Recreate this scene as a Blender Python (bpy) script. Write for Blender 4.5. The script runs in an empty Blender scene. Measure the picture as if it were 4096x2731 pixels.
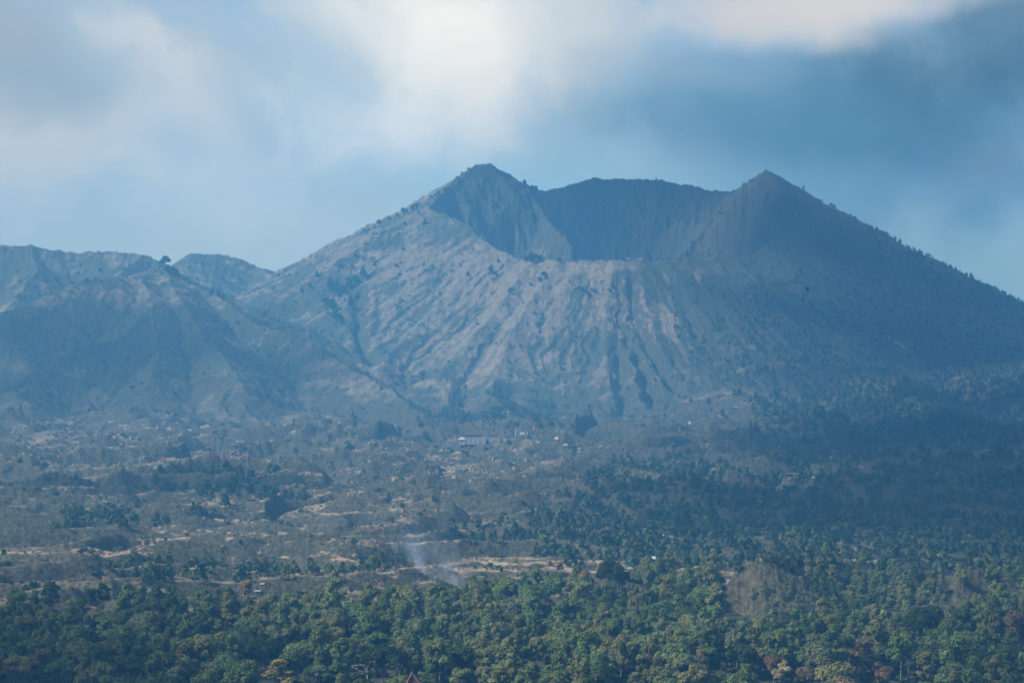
import bpy, math, random
import numpy as np
from mathutils import Vector

sc = bpy.context.scene
COL = sc.collection
K = 2 * math.tan(math.radians(10)) / 4096.0        # tangent per photograph pixel
CX, CY = 2048.0, 1365.5
random.seed(7)
RNG = np.random.default_rng(11)

# ------------------------------------------------------------------ camera
cam = bpy.data.cameras.new('camera')
cam_o = bpy.data.objects.new('camera', cam)
COL.objects.link(cam_o)
cam.sensor_width = 36.0
cam.lens = 18.0 / math.tan(math.radians(10))
cam.clip_start, cam.clip_end = 1.0, 60000.0
cam_o.location = (0, 0, 0)
cam_o.rotation_euler = (math.radians(90), 0, 0)
sc.camera = cam_o

# ------------------------------------------------------------------ light, sky, exposure
SUN_ELEV, SUN_AZ = 42.0, -112.0            # azimuth from the view direction, negative = left
SUN_DIR = Vector((math.sin(math.radians(SUN_AZ)) * math.cos(math.radians(SUN_ELEV)),
                  math.cos(math.radians(SUN_AZ)) * math.cos(math.radians(SUN_ELEV)),
                  math.sin(math.radians(SUN_ELEV))))
sun = bpy.data.lights.new('sun', 'SUN')
sun.energy = 5.0
sun.angle = math.radians(6)
sun.color = (1.0, 0.93, 0.82)
sun_o = bpy.data.objects.new('sun', sun)
COL.objects.link(sun_o)
sun_o.rotation_euler = SUN_DIR.to_track_quat('Z', 'Y').to_euler()
sun_o.location = SUN_DIR * 3000

sc.view_settings.view_transform = 'Standard'
sc.view_settings.look = 'None'
EXPOSURE = 0.5
sc.view_settings.exposure = EXPOSURE
sc.view_settings.gamma = 1.0
cy = sc.cycles
cy.max_bounces = 4
cy.diffuse_bounces = 2
cy.glossy_bounces = 1
cy.transmission_bounces = 2
cy.volume_bounces = 1
cy.transparent_max_bounces = 6
cy.use_denoising = True
cy.sample_clamp_indirect = 4.0
cy.caustics_reflective = False
cy.caustics_refractive = False


def nn(nt, typ, **kw):
    n = nt.nodes.new(typ)
    for a, b in kw.items():
        setattr(n, a, b)
    return n


def math_node(nt, op, a, b=None, clamp=False):
    n = nn(nt, 'ShaderNodeMath', operation=op, use_clamp=clamp)
    for i, v in enumerate((a, b)):
        if v is None:
            continue
        if isinstance(v, (int, float)):
            n.inputs[i].default_value = v
        else:
            nt.links.new(v, n.inputs[i])
    return n.outputs[0]


def mix_rgb(nt, fac, a, b, mode='MIX'):
    n = nn(nt, 'ShaderNodeMix', data_type='RGBA', blend_type=mode)
    for sock, v in ((n.inputs[0], fac), (n.inputs[6], a), (n.inputs[7], b)):
        if isinstance(v, (int, float)):
            sock.default_value = v
        elif isinstance(v, tuple):
            sock.default_value = (v[0], v[1], v[2], 1)
        else:
            nt.links.new(v, sock)
    return n.outputs[2]


def smooth_range(nt, v, lo, hi, a=0.0, b=1.0):
    n = nn(nt, 'ShaderNodeMapRange', interpolation_type='SMOOTHSTEP')
    nt.links.new(v, n.inputs[0])
    for i, x in enumerate((lo, hi, a, b)):
        n.inputs[i + 1].default_value = x
    return n.outputs[0]


def noise(nt, vec, scale, detail=4.0, rough=0.55, dist=0.0):
    n = nn(nt, 'ShaderNodeTexNoise')
    n.inputs['Scale'].default_value = scale
    n.inputs['Detail'].default_value = detail
    n.inputs['Roughness'].default_value = rough
    n.inputs['Distortion'].default_value = dist
    if vec is not None:
        nt.links.new(vec, n.inputs['Vector'])
    return n.outputs['Fac']


def lin(c):
    """sRGB 0..255 triple -> linear"""
    return tuple((v / 255 / 12.92) if v / 255 <= 0.04045 else ((v / 255 + 0.055) / 1.055) ** 2.4 for v in c)


world = bpy.data.worlds.new('World')
sc.world = world
world.use_nodes = True
wt = world.node_tree
wt.nodes.clear()
w_out = nn(wt, 'ShaderNodeOutputWorld')
sky = nn(wt, 'ShaderNodeTexSky', sky_type='NISHITA')
sky.sun_disc = False
sky.sun_elevation = math.radians(SUN_ELEV)
sky.sun_rotation = math.radians(SUN_AZ)
sky.altitude = 1400
sky.air_density = 1.0
sky.dust_density = 1.0
geo = nn(wt, 'ShaderNodeTexCoord')
sep = nn(wt, 'ShaderNodeSeparateXYZ')
wt.links.new(geo.outputs['Generated'], sep.inputs[0])
# soft drifting clouds: noise-warped direction, then cloud banks by direction
warp = nn(wt, 'ShaderNodeTexNoise')
warp.inputs['Scale'].default_value = 9.0
warp.inputs['Detail'].default_value = 5.0
warp.inputs['Roughness'].default_value = 0.5
wt.links.new(geo.outputs['Generated'], warp.inputs['Vector'])
wsub = nn(wt, 'ShaderNodeVectorMath', operation='SUBTRACT')
wt.links.new(warp.outputs['Color'], wsub.inputs[0])
wsub.inputs[1].default_value = (0.5, 0.5, 0.5)
wmul = nn(wt, 'ShaderNodeVectorMath', operation='MULTIPLY')
wt.links.new(wsub.outputs[0], wmul.inputs[0])
wmul.inputs[1].default_value = (0.06, 0.0, 0.045)
wadd = nn(wt, 'ShaderNodeVectorMath', operation='ADD')
wt.links.new(geo.outputs['Generated'], wadd.inputs[0])
wt.links.new(wmul.outputs[0], wadd.inputs[1])
PT = wadd.outputs[0]

# base tone of the open sky behind the clouds
sky_scaled = nn(wt, 'ShaderNodeVectorMath', operation='SCALE')
wt.links.new(sky.outputs[0], sky_scaled.inputs[0])
sky_scaled.inputs['Scale'].default_value = 0.10
cloud_fac = smooth_range(wt, noise(wt, geo.outputs['Generated'], 2.2, 6, 0.55, 0.3), 0.36, 0.66)
col = mix_rgb(wt, cloud_fac, sky_scaled.outputs[0], (0.36, 0.41, 0.48))


billow = math_node(wt, 'SUBTRACT', noise(wt, PT, 17.0, 8, 0.58, 0.4), 0.5)
wisp = math_node(wt, 'SUBTRACT', noise(wt, PT, 46.0, 6, 0.6, 0.6), 0.5)
# (px, py, rx, ry, opacity, billowing, srgb colour as seen through the haze)
SKY_BANKS = [
    (3300, 1100, 2600, 560, 0.9, .3, (132, 173, 203)),
    (900, 950, 1700, 450, 0.9, .4, (158, 178, 197)),
    (3700, 480, 1700, 470, 0.95, .5, (88, 138, 178)),
    (2900, 420, 900, 330, 0.75, .6, (100, 150, 188)),
    (4050, 200, 900, 420, 0.6, .5, (76, 114, 148)),
    (2350, 720, 1000, 260, 0.65, .5, (140, 182, 212)),
    (3300, 720, 900, 130, 0.4, .9, (120, 165, 200)),
    (500, 300, 900, 620, 0.8, .5, (165, 182, 200)),
    (60, 160, 430, 330, 0.7, .6, (155, 165, 180)),
    (150, 640, 460, 320, 0.8, 1.3, (184, 191, 202)),
    (700, 430, 330, 460, 0.8, 1.3, (190, 199, 211)),
    (480, 110, 270, 210, 0.8, 1.4, (198, 205, 215)),
    (240, 300, 280, 260, 0.75, .9, (148, 168, 190)),
    (640, 560, 150, 150, 0.5, 1.4, (155, 178, 202)),
    (1020, 260, 280, 360, 0.6, 1.2, (152, 180, 206)),
    (700, 800, 460, 200, 0.5, 1.3, (174, 190, 206)),
    (1750, 120, 950, 480, 0.88, .6, (205, 215, 223)),
    (1830, 150, 520, 340, 0.97, .7, (238, 240, 241)),
    (1560, 450, 480, 280, 0.75, 1.0, (218, 224, 230)),
    (1280, 330, 240, 220, 0.5, 1.4, (176, 196, 214)),
    (2420, 130, 440, 260, 0.6, .8, (190, 205, 220)),
    (2700, 270, 500, 130, 0.5, 1.0, (150, 180, 208)),
    (3150, 30, 660, 150, 0.9, .8, (208, 211, 217)),
    (3400, -40, 700, 120, 0.8, .7, (217, 214, 217)),
    (3950, 620, 330, 160, 0.4, 1.0, (118, 148, 180)),
]
HAZE_DENSITY = 1.65e-4


def through_haze(c, py):
    """radiance of the sky that shows as colour c behind the haze"""
    el = max(1e-3, (CY - py) * K)
    T = math.exp(-HAZE_DENSITY * min(6500.0, 335.0 / el))
    return tuple(max(.03, (v - h * (1 - T)) / T) / 2 ** EXPOSURE for v, h in zip(lin(c), (.088, .253, .545)))


for (px, py, rx, ry, op, bil_, c) in SKY_BANKS:
    loc = nn(wt, 'ShaderNodeVectorMath', operation='SUBTRACT')
    wt.links.new(PT, loc.inputs[0])
    tx, tz = (px - CX) * K, -(py - CY) * K
    inv = 1 / math.sqrt(1 + tx * tx + tz * tz)
    loc.inputs[1].default_value = (tx * inv, inv, tz * inv)
    scl = nn(wt, 'ShaderNodeVectorMath', operation='MULTIPLY')
    wt.links.new(loc.outputs[0], scl.inputs[0])
    scl.inputs[1].default_value = (1 / (rx * K), 1.0, 1 / (ry * K))
    ln = nn(wt, 'ShaderNodeVectorMath', operation='LENGTH')
    wt.links.new(scl.outputs[0], ln.inputs[0])
    dd = math_node(wt, 'ADD', ln.outputs['Value'], math_node(wt, 'MULTIPLY', billow, bil_ * 2.2))
    dd = math_node(wt, 'ADD', dd, math_node(wt, 'MULTIPLY', wisp, bil_ * .9))
    f = smooth_range(wt, dd, 0.2, 1.15, op, 0.0)
    col = mix_rgb(wt, f, col, through_haze(c, py))
bg = nn(wt, 'ShaderNodeBackground')
wt.links.new(col, bg.inputs[0])
bg.inputs[1].default_value = 1.0
wt.links.new(bg.outputs[0], w_out.inputs[0])


# ------------------------------------------------------------------ numpy noise
_P = RNG.permutation(512).astype(np.int32)
_P = np.concatenate([_P, _P])
_G = RNG.uniform(0, 2 * np.pi, 512)
_GX, _GY = np.cos(_G).astype(np.float32), np.sin(_G).astype(np.float32)


def perlin(x, y, seed=0):
    x = np.asarray(x, np.float32) + seed * 17.31
    y = np.asarray(y, np.float32) + seed * 9.77
    xi = np.floor(x).astype(np.int32)
    yi = np.floor(y).astype(np.int32)
    xf, yf = x - xi, y - yi
    u = xf * xf * xf * (xf * (xf * 6 - 15) + 10)
    v = yf * yf * yf * (yf * (yf * 6 - 15) + 10)

    def g(ix, iy, fx, fy):
        h = _P[(_P[ix & 511] + iy) & 511]
        return _GX[h] * fx + _GY[h] * fy
    a = g(xi, yi, xf, yf)
    b = g(xi + 1, yi, xf - 1, yf)
    c = g(xi, yi + 1, xf, yf - 1)
    d = g(xi + 1, yi + 1, xf - 1, yf - 1)
    return 1.5 * ((a * (1 - u) + b * u) * (1 - v) + (c * (1 - u) + d * u) * v)


def fbm(x, y, octv=4, gain=0.5, seed=0):
    s, a = 0, 1.0
    for o in range(octv):
        s = s + a * perlin(x * 2 ** o, y * 2 ** o, seed + o)
        a *= gain
    return s


def ridged(x, y, octv=4, gain=0.5, seed=0):
    s, a = 0, 1.0
    for o in range(octv):
        s = s + a * (1 - 2 * np.abs(perlin(x * 2 ** o, y * 2 ** o, seed + o)))
        a *= gain
    return s


def sstep(a, b, x):
    t = np.clip((x - a) / (b - a), 0, 1)
    return t * t * (3 - 2 * t)


def smax(a, b, k):
    h = np.clip(0.5 + 0.5 * (a - b) / k, 0, 1)
    return b * (1 - h) + a * h + k * h * (1 - h)


def at(px, py, Y):
    return ((px - CX) * K * Y, Y, -(py - CY) * K * Y)


# ------------------------------------------------------------------ terrain height
PLAIN_Y = [0, 4, 300, 900, 1250, 1340, 1560, 1620, 2500, 3300, 3900, 6000, 9000, 16000]
PLAIN_Z = [-1.9, -2.5, -185, -182, -176, -172, -151, -147, -136, -124, -112, -112, -150, -190]
CONE_C = ((2450 - CX) * K * 4850, 4850.0)
RIM = [(2450, 1044, 4565), (2250, 1048, 4575), (2080, 1042, 4600), (1975, 1000, 4630), (1915, 950, 4655), (1880, 895, 4690),
       (1790, 870, 4725), (1715, 842, 4760), (1760, 775, 4840), (1850, 712, 4905), (1900, 668, 4935), (1959, 655, 4950),
       (2030, 700, 4990), (2090, 742, 5025), (2130, 760, 5050), (2200, 772, 5100),
       (2280, 745, 5130), (2390, 715, 5160), (2500, 722, 5165), (2620, 726, 5160), (2750, 742, 5140), (2850, 765, 5100), (2955, 766, 5000),
       (2975, 745, 4970), (3065, 677, 4870), (3140, 800, 4800), (3120, 930, 4720), (2990, 1035, 4640), (2790, 1032, 4600), (2650, 1042, 4575)]
_ph, _rr, _hh = [], [], []
for p in RIM:
    x, y, z = at(*p)
    dx, dy = x - CONE_C[0], y - CONE_C[1]
    _ph.append(math.atan2(dx, -dy)); _rr.append(math.hypot(dx, dy)); _hh.append(z)
_o = np.argsort(_ph)
_ph, _rr, _hh = np.array(_ph)[_o], np.array(_rr)[_o], np.array(_hh)[_o]
_ga = np.linspace(-np.pi, np.pi, 1441)
_kern = np.exp(-0.5 * (np.arange(-12, 13) / 3.5) ** 2); _kern /= _kern.sum()


def _ring(v):
    g = np.interp(_ga, _ph, v, period=2 * np.pi)
    gp = np.concatenate([g[-13:-1], g, g[1:13]])
    return np.convolve(gp, _kern, 'valid')


RIM_R, RIM_H = _ring(_rr), _ring(_hh)

# ridge lines: points (px, py, Y), side slope, concavity length, blend
RIDGES = [
    # spur from the crater's front-left corner down to the left
    ([(1715, 838, 4760), (1560, 925, 4715), (1400, 1015, 4670), (1270, 1090, 4630), (1158, 1145, 4600), (1050, 1215, 4560)], 0.58, 700, 4),
    # skyline shoulder left of the high peak
    ([(1959, 655, 4950), (1846, 720, 4960), (1715, 790, 4975), (1640, 832, 4980), (1515, 897, 4990), (1358, 967, 5000), (1219, 1027, 5010), (1123, 1071, 5010)], 0.7, 500, 5),
    # front spurs of the cone
    ([(1960, 1000, 4635), (1760, 1220, 4480), (1560, 1420, 4300), (1500, 1520, 4180)], 0.42, 500, 10),
    ([(2120, 1045, 4590), (2010, 1200, 4440), (1880, 1380, 4280), (1760, 1500, 4170)], 0.42, 500, 10),
    ([(2230, 1050, 4570), (2120, 1200, 4430), (2040, 1350, 4280), (1960, 1560, 4080)], 0.4, 500, 10),
    # the left cone and its arms
    ([(655, 1062, 4350), (560, 1110, 4250), (430, 1138, 4150), (300, 1142, 4120), (180, 1190, 4080), (0, 1240, 4040), (-300, 1330, 4000)], 0.40, 800, 8),
    ([(655, 1062, 4350), (760, 1140, 4290), (900, 1212, 4220), (1120, 1332, 4080), (1300, 1420, 3960), (1450, 1505, 3860), (1600, 1610, 3760), (1690, 1668, 3700)], 0.42, 700, 8),
    ([(560, 1120, 4240), (615, 1225, 4060), (523, 1305, 3940), (255, 1412, 3800), (100, 1540, 3680), (0, 1650, 3600)], 0.36, 700, 8),
    ([(655, 1075, 4330), (720, 1220, 4120), (860, 1400, 3900), (980, 1580, 3720)], 0.32, 600, 12),
    ([(600, 1240, 4060), (640, 1400, 3880), (600, 1550, 3740)], 0.34, 500, 10),
    # far left skyline ridge
    ([(-500, 1040, 4650), (0, 1000, 4650), (60, 990, 4650), (125, 978, 4650), (230, 1003, 4650), (310, 1024, 4650), (450, 1026, 4640), (570, 1040, 4620), (660, 1060, 4600), (760, 1120, 4560)], 0.6, 500, 5),
    ([(125, 980, 4650), (150, 1080, 4560), (60, 1180, 4460)], 0.5, 600, 5),
    ([(570, 1042, 4615), (480, 1120, 4500), (450, 1145, 4440)], 0.5, 600, 5),
    # rounded hill behind
    ([(640, 1075, 5050), (700, 1035, 5050), (765, 1006, 5050), (870, 1014, 5050), (970, 1043, 5050), (1050, 1070, 5050), (1123, 1074, 5050), (1180, 1075, 5050)], 0.55, 500, 6),
    ([(1040, 1068, 5045), (1100, 1120, 4960), (1160, 1165, 4900)], 0.45, 600, 6),
    # low bench with a rough front carrying the yellow pavilion
    ([(2480, 1800, 3260), (2330, 1775, 3270), (2200, 1768, 3260), (2050, 1810, 3180), (1850, 1860, 3060), (1650, 1880, 3000)], 0.36, 90, 5),
    # footslopes reaching out onto the plain
    ([(2900, 1560, 4080), (3120, 1690, 3650), (3300, 1775, 3250), (3450, 1850, 2950), (3560, 1940, 2700)], 0.10, 200, 14),
    ([(3500, 1500, 4250), (3750, 1660, 3650), (3950, 1760, 3200), (4150, 1860, 2850)], 0.12, 240, 14),
    ([(4050, 1400, 4400), (4400, 1600, 3700), (4700, 1800, 3100)], 0.14, 300, 14),
    ([(2100, 1600, 4040), (2000, 1690, 3760)], 0.2, 200, 10),
    ([(1250, 1640, 3700), (1230, 1730, 3400), (1330, 1790, 3180)], 0.16, 200, 10),
    ([(480, 1630, 3600), (620, 1720, 3380), (850, 1775, 3220), (1050, 1830, 3050)], 0.15, 200, 10),
    ([(-100, 1610, 3650), (60, 1690, 3400), (250, 1775, 3150), (420, 1840, 2980)], 0.15, 220, 10),
    # knoll ridges in the lower right
    ([(3220, 1890, 2960), (3060, 1860, 2960), (2900, 1900, 2900)], 0.3, 90, 5),
    ([(2920, 1935, 2700), (3300, 1930, 2760)], 0.22, 80, 6),
]
BUTTRESSES = [
    # buttresses inside the crater
    ([(2085, 742, 5020), (2165, 850, 4930), (2255, 960, 4840), (2290, 1070, 4790)], 1.1, 500, 10),
    ([(2955, 768, 4995), (2880, 850, 4940), (2790, 950, 4890), (2710, 1060, 4850)], 1.4, 500, 8),
]
KNOLLS = [
    ([(2890, 2400, 1596), (2915, 2325, 1600), (2970, 2264, 1604), (3045, 2238, 1608), (3125, 2246, 1616), (3200, 2290, 1640), (3300, 2320, 1650)], 0.72, 60, 4),
    ([(3190, 2270, 1700), (3300, 2228, 1720), (3420, 2245, 1730), (3560, 2305, 1740), (3700, 2320, 1740)], 0.75, 70, 4),
    ([(3640, 2330, 1640), (3720, 2285, 1650), (3790, 2320, 1650)], 1.2, 40, 3),
    ([(3830, 2310, 1650), (3900, 2272, 1660), (4010, 2300, 1660), (4120, 2340, 1665), (4300, 2360, 1660)], 0.9, 50, 3),
    ([(3790, 2420, 1575), (3880, 2382, 1580), (3960, 2400, 1580)], 1.1, 30, 2),
    ([(4060, 2290, 1760), (4250, 2260, 1760)], 0.7, 60, 3),
]
CHANNELS = [  # dark gullies down the front of the cone
    [(2470, 1120, 4500), (2480, 1300, 4330), (2470, 1450, 4200), (2500, 1600, 4070), (2460, 1700, 3960)],
    [(2530, 1130, 4500), (2550, 1290, 4340), (2610, 1430, 4220), (2690, 1560, 4110), (2790, 1650, 4030)],
    [(2510, 1180, 4450), (2520, 1350, 4290), (2590, 1530, 4140), (2620, 1680, 4000)],
    [(1440, 1130, 4560), (1440, 1300, 4400), (1500, 1450, 4270)],
]


def seg_field(X, Y, pts, reach):
    """height of the nearest point on a polyline and the distance to it"""
    P = np.array([at(*p) for p in pts])
    bestd = np.full(X.shape, 1e9, np.float32)
    bestz = np.zeros(X.shape, np.float32)
    for a, b in zip(P[:-1], P[1:]):
        ab = b[:2] - a[:2]
        t = np.clip(((X - a[0]) * ab[0] + (Y - a[1]) * ab[1]) / max(1e-6, ab @ ab), 0, 1)
        d = np.hypot(X - (a[0] + t * ab[0]), Y - (a[1] + t * ab[1]))
        z = a[2] + t * (b[2] - a[2])
        m = d < bestd
        bestd = np.where(m, d, bestd); bestz = np.where(m, z, bestz)
    return bestz, bestd


def ridge_union(z, X, Y, ridges, wob=1.0, reach=900):
    for pts, sl, L, k in ridges:
        P = np.array([at(*p) for p in pts])
        m = (X > P[:, 0].min() - reach) & (X < P[:, 0].max() + reach) & (Y > P[:, 1].min() - reach) & (Y < P[:, 1].max() + reach)
        if not m.any():
            continue
        x, y = X[m], Y[m]
        rz, rd = seg_field(x, y, pts, reach)
        zz = rz - sl * L * (1 - np.exp(-rd / L)) - 0.16 * rd - 120 * sstep(reach * .55, reach * .95, rd)
        z[m] = smax(zz, z[m], k)
    return z


def plain_z(Y):
    return np.interp(Y, PLAIN_Y, PLAIN_Z).astype(np.float32)


def height_base(X, Y):
    X = X.astype(np.float32); Y = Y.astype(np.float32)
    zp = plain_z(Y)
    # lava flow fronts: back-tilted steps whose steep faces look down the plain
    lava = sstep(1540, 1640, Y) * (1 - sstep(3300, 4300, Y))
    z = zp.copy()
    m = lava > 0
    x, y = X[m], Y[m]
    add = np.zeros(x.shape, np.float32)
    for L, A, ws, w, sd in ((230, 15.0, 330, 1.6, 3), (90, 8.0, 125, 1.5, 13), (32, 2.3, 46, 1.2, 23)):
        v = y / L + w * fbm(x / (ws * 1.5), y / ws, 3, 0.5, sd)
        fr = v - np.floor(v)
        saw = np.where(fr < 0.16, sstep(0, 0.16, fr) , 1 - (fr - 0.16) / 0.84)
        add += A * (saw - 0.5) * (0.35 + 0.9 * sstep(-0.4, 0.5, perlin(x / (ws * 1.7), y / (ws * 1.7), sd + 5)))
    add *= 1 + .7 * sstep(2100, 3100, y)
    big = ridged(x / 420 + .3 * perlin(x / 150, y / 150, 47), y / 300, 3, .5, 48)
    add += (3 + 13 * sstep(1900, 2700, y)) * (big - .35) * .8
    add += .6 * ridged(x / 17, y / 13, 3, 0.6, 41) - .4
    z[m] += add * lava[m]
    # main cone with its crater
    dx, dy = X - CONE_C[0], Y - CONE_C[1]
    r = np.hypot(dx, dy)
    m = r < 1900
    ph = np.arctan2(dx[m], -dy[m]); rm = r[m]
    ph = ph + 0.02 * perlin(X[m] / 60, Y[m] / 60, 71)
    R = np.interp(ph, _ga, RIM_R); H = np.interp(ph, _ga, RIM_H)
    streak = 1.5 * ridged(ph * 55 + .6 * perlin(X[m] / 50, Y[m] / 50, 72), rm / 260, 3, 0.55, 73)
    H = H + 2.2 * fbm(ph * 14, rm * 0 + 3.3, 4, 0.6, 51)
    s = np.interp(np.abs(ph), [0, 0.6, 1.3, 2.0, np.pi], [0.50, 0.52, 0.58, 0.60, 0.6])
    out = H - s * 1400 * (1 - np.exp(-np.maximum(rm - R, 0) / 1400))
    cl = np.maximum(R - rm, 0)
    out = out + streak * sstep(15, 120, rm - R)
    crag = 5 * ridged(ph * 13 + 1.2 * fbm(X[m] / 90, Y[m] / 90, 3, .5, 66), rm / 90, 4, 0.6, 61) + 12 * fbm(X[m] / 38, Y[m] / 45, 4, .6, 67)
    inn = np.maximum(H - cl * 1.25 + crag * sstep(6, 60, cl), 70 + 8 * fbm(X[m] / 60, Y[m] / 60, 3, 0.5, 9))
    z[m] = smax(out.astype(np.float32), z[m], 10)
    z = ridge_union(z, X, Y, RIDGES)
    wi = sstep(3, -7, R * 0 + rm - R)
    z[m] = z[m] * (1 - wi) + inn * wi
    z = ridge_union(z, X, Y, BUTTRESSES, reach=330)
    cr = np.zeros_like(z); cr[m] = sstep(-4, -30, rm - R)
    mm = cr > 0
    z[mm] += cr[mm] * (7 * ridged(X[mm] / 34, Y[mm] / 46, 4, .62, 68) + 14 * fbm(X[mm] / 75, Y[mm] / 75, 4, .55, 69) - 5)
    # rough ground on the hills
    hill = np.clip((z - zp) / 45, 0, 1) * sstep(1900, 2600, Y)
    m = hill > 0
    x, y = X[m], Y[m]
    lf = sstep(-120, -260, x)
    low = sstep(0, .25, hill[m]) * (1 - sstep(35, 85, (z - zp)[m]))
    z[m] += low * (5 * ridged(x / 95 + .4 * perlin(x / 60, y / 60, 83), y / 80, 3, .55, 84) - 1.5)
    z[m] += hill[m] * (4.5 * fbm(x / 130, y / 130, 3, 0.5, 81) + lf * 9 * fbm(x / 190, y / 240, 3, .5, 86) + 2.0 * ridged(x / 42, y / 42, 3, 0.5, 91) + 1.1 * ridged(x / 13, y / 20, 2, 0.5, 95))
    for pts in CHANNELS:
        P = np.array([at(*p) for p in pts])
        m = (X > P[:, 0].min() - 60) & (X < P[:, 0].max() + 60) & (Y > P[:, 1].min() - 60) & (Y < P[:, 1].max() + 60)
        x, y = X[m], Y[m]
        _, d = seg_field(x + 6 * perlin(x / 40, y / 40, 15), y, pts, 60)
        z[m] -= 9.0 * np.exp(-(d / 8.0) ** 2) - 3.0 * np.exp(-((d - 17) / 6.0) ** 2)
    # foreground knolls
    m = (Y > 1480) & (Y < 1900) & (X > 80) & (X < 520)
    if m.any():
        x, y = X[m], Y[m]
        zk = ridge_union(z[m].copy(), x, y, KNOLLS, reach=160)
        up = np.clip((zk - z[m]) / 8, 0, 1)
        z[m] = zk + up * (2.0 * ridged(x / 15, y / 15, 5, 0.68, 33) + 1.0 * fbm(x / 6, y / 6, 2, 0.5, 37) - 1.2)
    return z


# water-worn gullies: particles run down the mountain raster and wear it away
EX0, EX1, EY0, EY1, ES = -1250.0, 1350.0, 3250.0, 5250.0, 3.5
ex = np.arange(EX0, EX1, ES); ey = np.arange(EY0, EY1, ES)
EXX, EYY = np.meshgrid(ex, ey)
EZ0 = height_base(EXX, EYY).astype(np.float32)


def blur(a, n=1):
    for _ in range(n):
        p = np.pad(a, 1, mode='edge')
        a = (p[:-2, 1:-1] + p[2:, 1:-1] + p[1:-1, :-2] + p[1:-1, 2:] + 4 * p[1:-1, 1:-1]) / 8
    return a


EZ = EZ0.copy()
FLOW = np.zeros_like(EZ)
ny_, nx_ = EZ.shape
for it in range(7):
    gy, gx = np.gradient(blur(EZ, 1), ES)
    N = 90000
    pxs = RNG.uniform(2, nx_ - 3, N).astype(np.float32)
    pys = RNG.uniform(2, ny_ - 3, N).astype(np.float32)
    vx = np.zeros(N, np.float32); vy = np.zeros(N, np.float32)
    flow = np.zeros(EZ.size, np.float32)
    for st in range(110):
        i = pys.astype(np.int32); j = pxs.astype(np.int32)
        a, b = gx[i, j], gy[i, j]
        vx = 0.45 * vx - a; vy = 0.45 * vy - b
        l = np.hypot(vx, vy) + 1e-6
        sl = np.hypot(a, b)
        flow += np.bincount(i * nx_ + j, weights=sstep(0.04, 0.3, sl), minlength=EZ.size).astype(np.float32)
        pxs = pxs + vx / l; pys = pys + vy / l
        ok = (pxs > 2) & (pxs < nx_ - 3) & (pys > 2) & (pys < ny_ - 3) & (sl > 0.03)
        if not ok.all():
            pxs, pys, vx, vy = pxs[ok], pys[ok], vx[ok], vy[ok]
    flow = blur(flow.reshape(EZ.shape), 1)
    FLOW += flow
    EZ -= np.minimum(0.058 * np.sqrt(flow), 1.05)
    EZ = EZ * 0.93 + blur(EZ, 1) * 0.07
EDELTA = EZ - EZ0
FLOW = np.clip(np.sqrt(blur(FLOW, 1)) / 24.0, 0, 1)
_fx = np.clip(np.minimum(np.arange(nx_), nx_ - 1 - np.arange(nx_)) / 40.0, 0, 1)
_fy = np.clip(np.minimum(np.arange(ny_), ny_ - 1 - np.arange(ny_)) / 40.0, 0, 1)
EDELTA *= _fy[:, None] * _fx[None, :]
FLOW *= _fy[:, None] * _fx[None, :]


def bil(A, x0, y0, s, X, Y):
    u = (X - x0) / s; v = (Y - y0) / s
    inside = (u > 0) & (u < A.shape[1] - 1.01) & (v > 0) & (v < A.shape[0] - 1.01)
    u = np.clip(u, 0, A.shape[1] - 1.01); v = np.clip(v, 0, A.shape[0] - 1.01)
    i = v.astype(np.int32); j = u.astype(np.int32)
    fu, fv = u - j, v - i
    r = (A[i, j] * (1 - fu) + A[i, j + 1] * fu) * (1 - fv) + (A[i + 1, j] * (1 - fu) + A[i + 1, j + 1] * fu) * fv
    return np.where(inside, r, 0).astype(np.float32)


# the terrain sheet: a fan of columns, rows denser where the ground shows
def rows_between(a, b, step):
    return list(np.arange(a, b, step))


ROWS = np.array(rows_between(2, 60, 6) + rows_between(60, 1250, 26) + rows_between(1250, 1540, 8) + rows_between(1540, 1800, 2.2)
                + rows_between(1800, 2500, 3.2) + rows_between(2500, 3500, 4.2) + rows_between(3500, 4720, 2.6)
                + rows_between(4720, 5220, 4.0) + rows_between(5220, 6401, 24))
TC = np.concatenate([np.linspace(-0.42, -0.176, 60, endpoint=False), np.linspace(-0.176, 0.176, 1050, endpoint=False), np.linspace(0.176, 0.42, 61)])
YOFF = 160.0
TT, GY = np.meshgrid(TC, ROWS)
GX = TT * (GY + YOFF)
GZ = height_base(GX, GY) + bil(EDELTA, EX0, EY0, ES, GX, GY)
far = GY > 2000
GZ += np.where(far, 0.8 * fbm(GX / 8, GY / 10, 3, 0.6, 77), 0) * np.clip((GZ - plain_z(GY)) / 20, 0, 1)


def zat(X, Y):
    X = np.atleast_1d(np.asarray(X, float)); Y = np.atleast_1d(np.asarray(Y, float))
    t = X / (Y + YOFF)
    i = np.clip(np.searchsorted(ROWS, Y) - 1, 0, len(ROWS) - 2)
    j = np.clip(np.searchsorted(TC, t) - 1, 0, len(TC) - 2)
    fv = np.clip((Y - ROWS[i]) / (ROWS[i + 1] - ROWS[i]), 0, 1)
    fu = np.clip((t - TC[j]) / (TC[j + 1] - TC[j]), 0, 1)
    return (GZ[i, j] * (1 - fu) + GZ[i, j + 1] * fu) * (1 - fv) + (GZ[i + 1, j] * (1 - fu) + GZ[i + 1, j + 1] * fu) * fv


_YS = np.concatenate([np.arange(1250, 5300, 2.0)])


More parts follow.
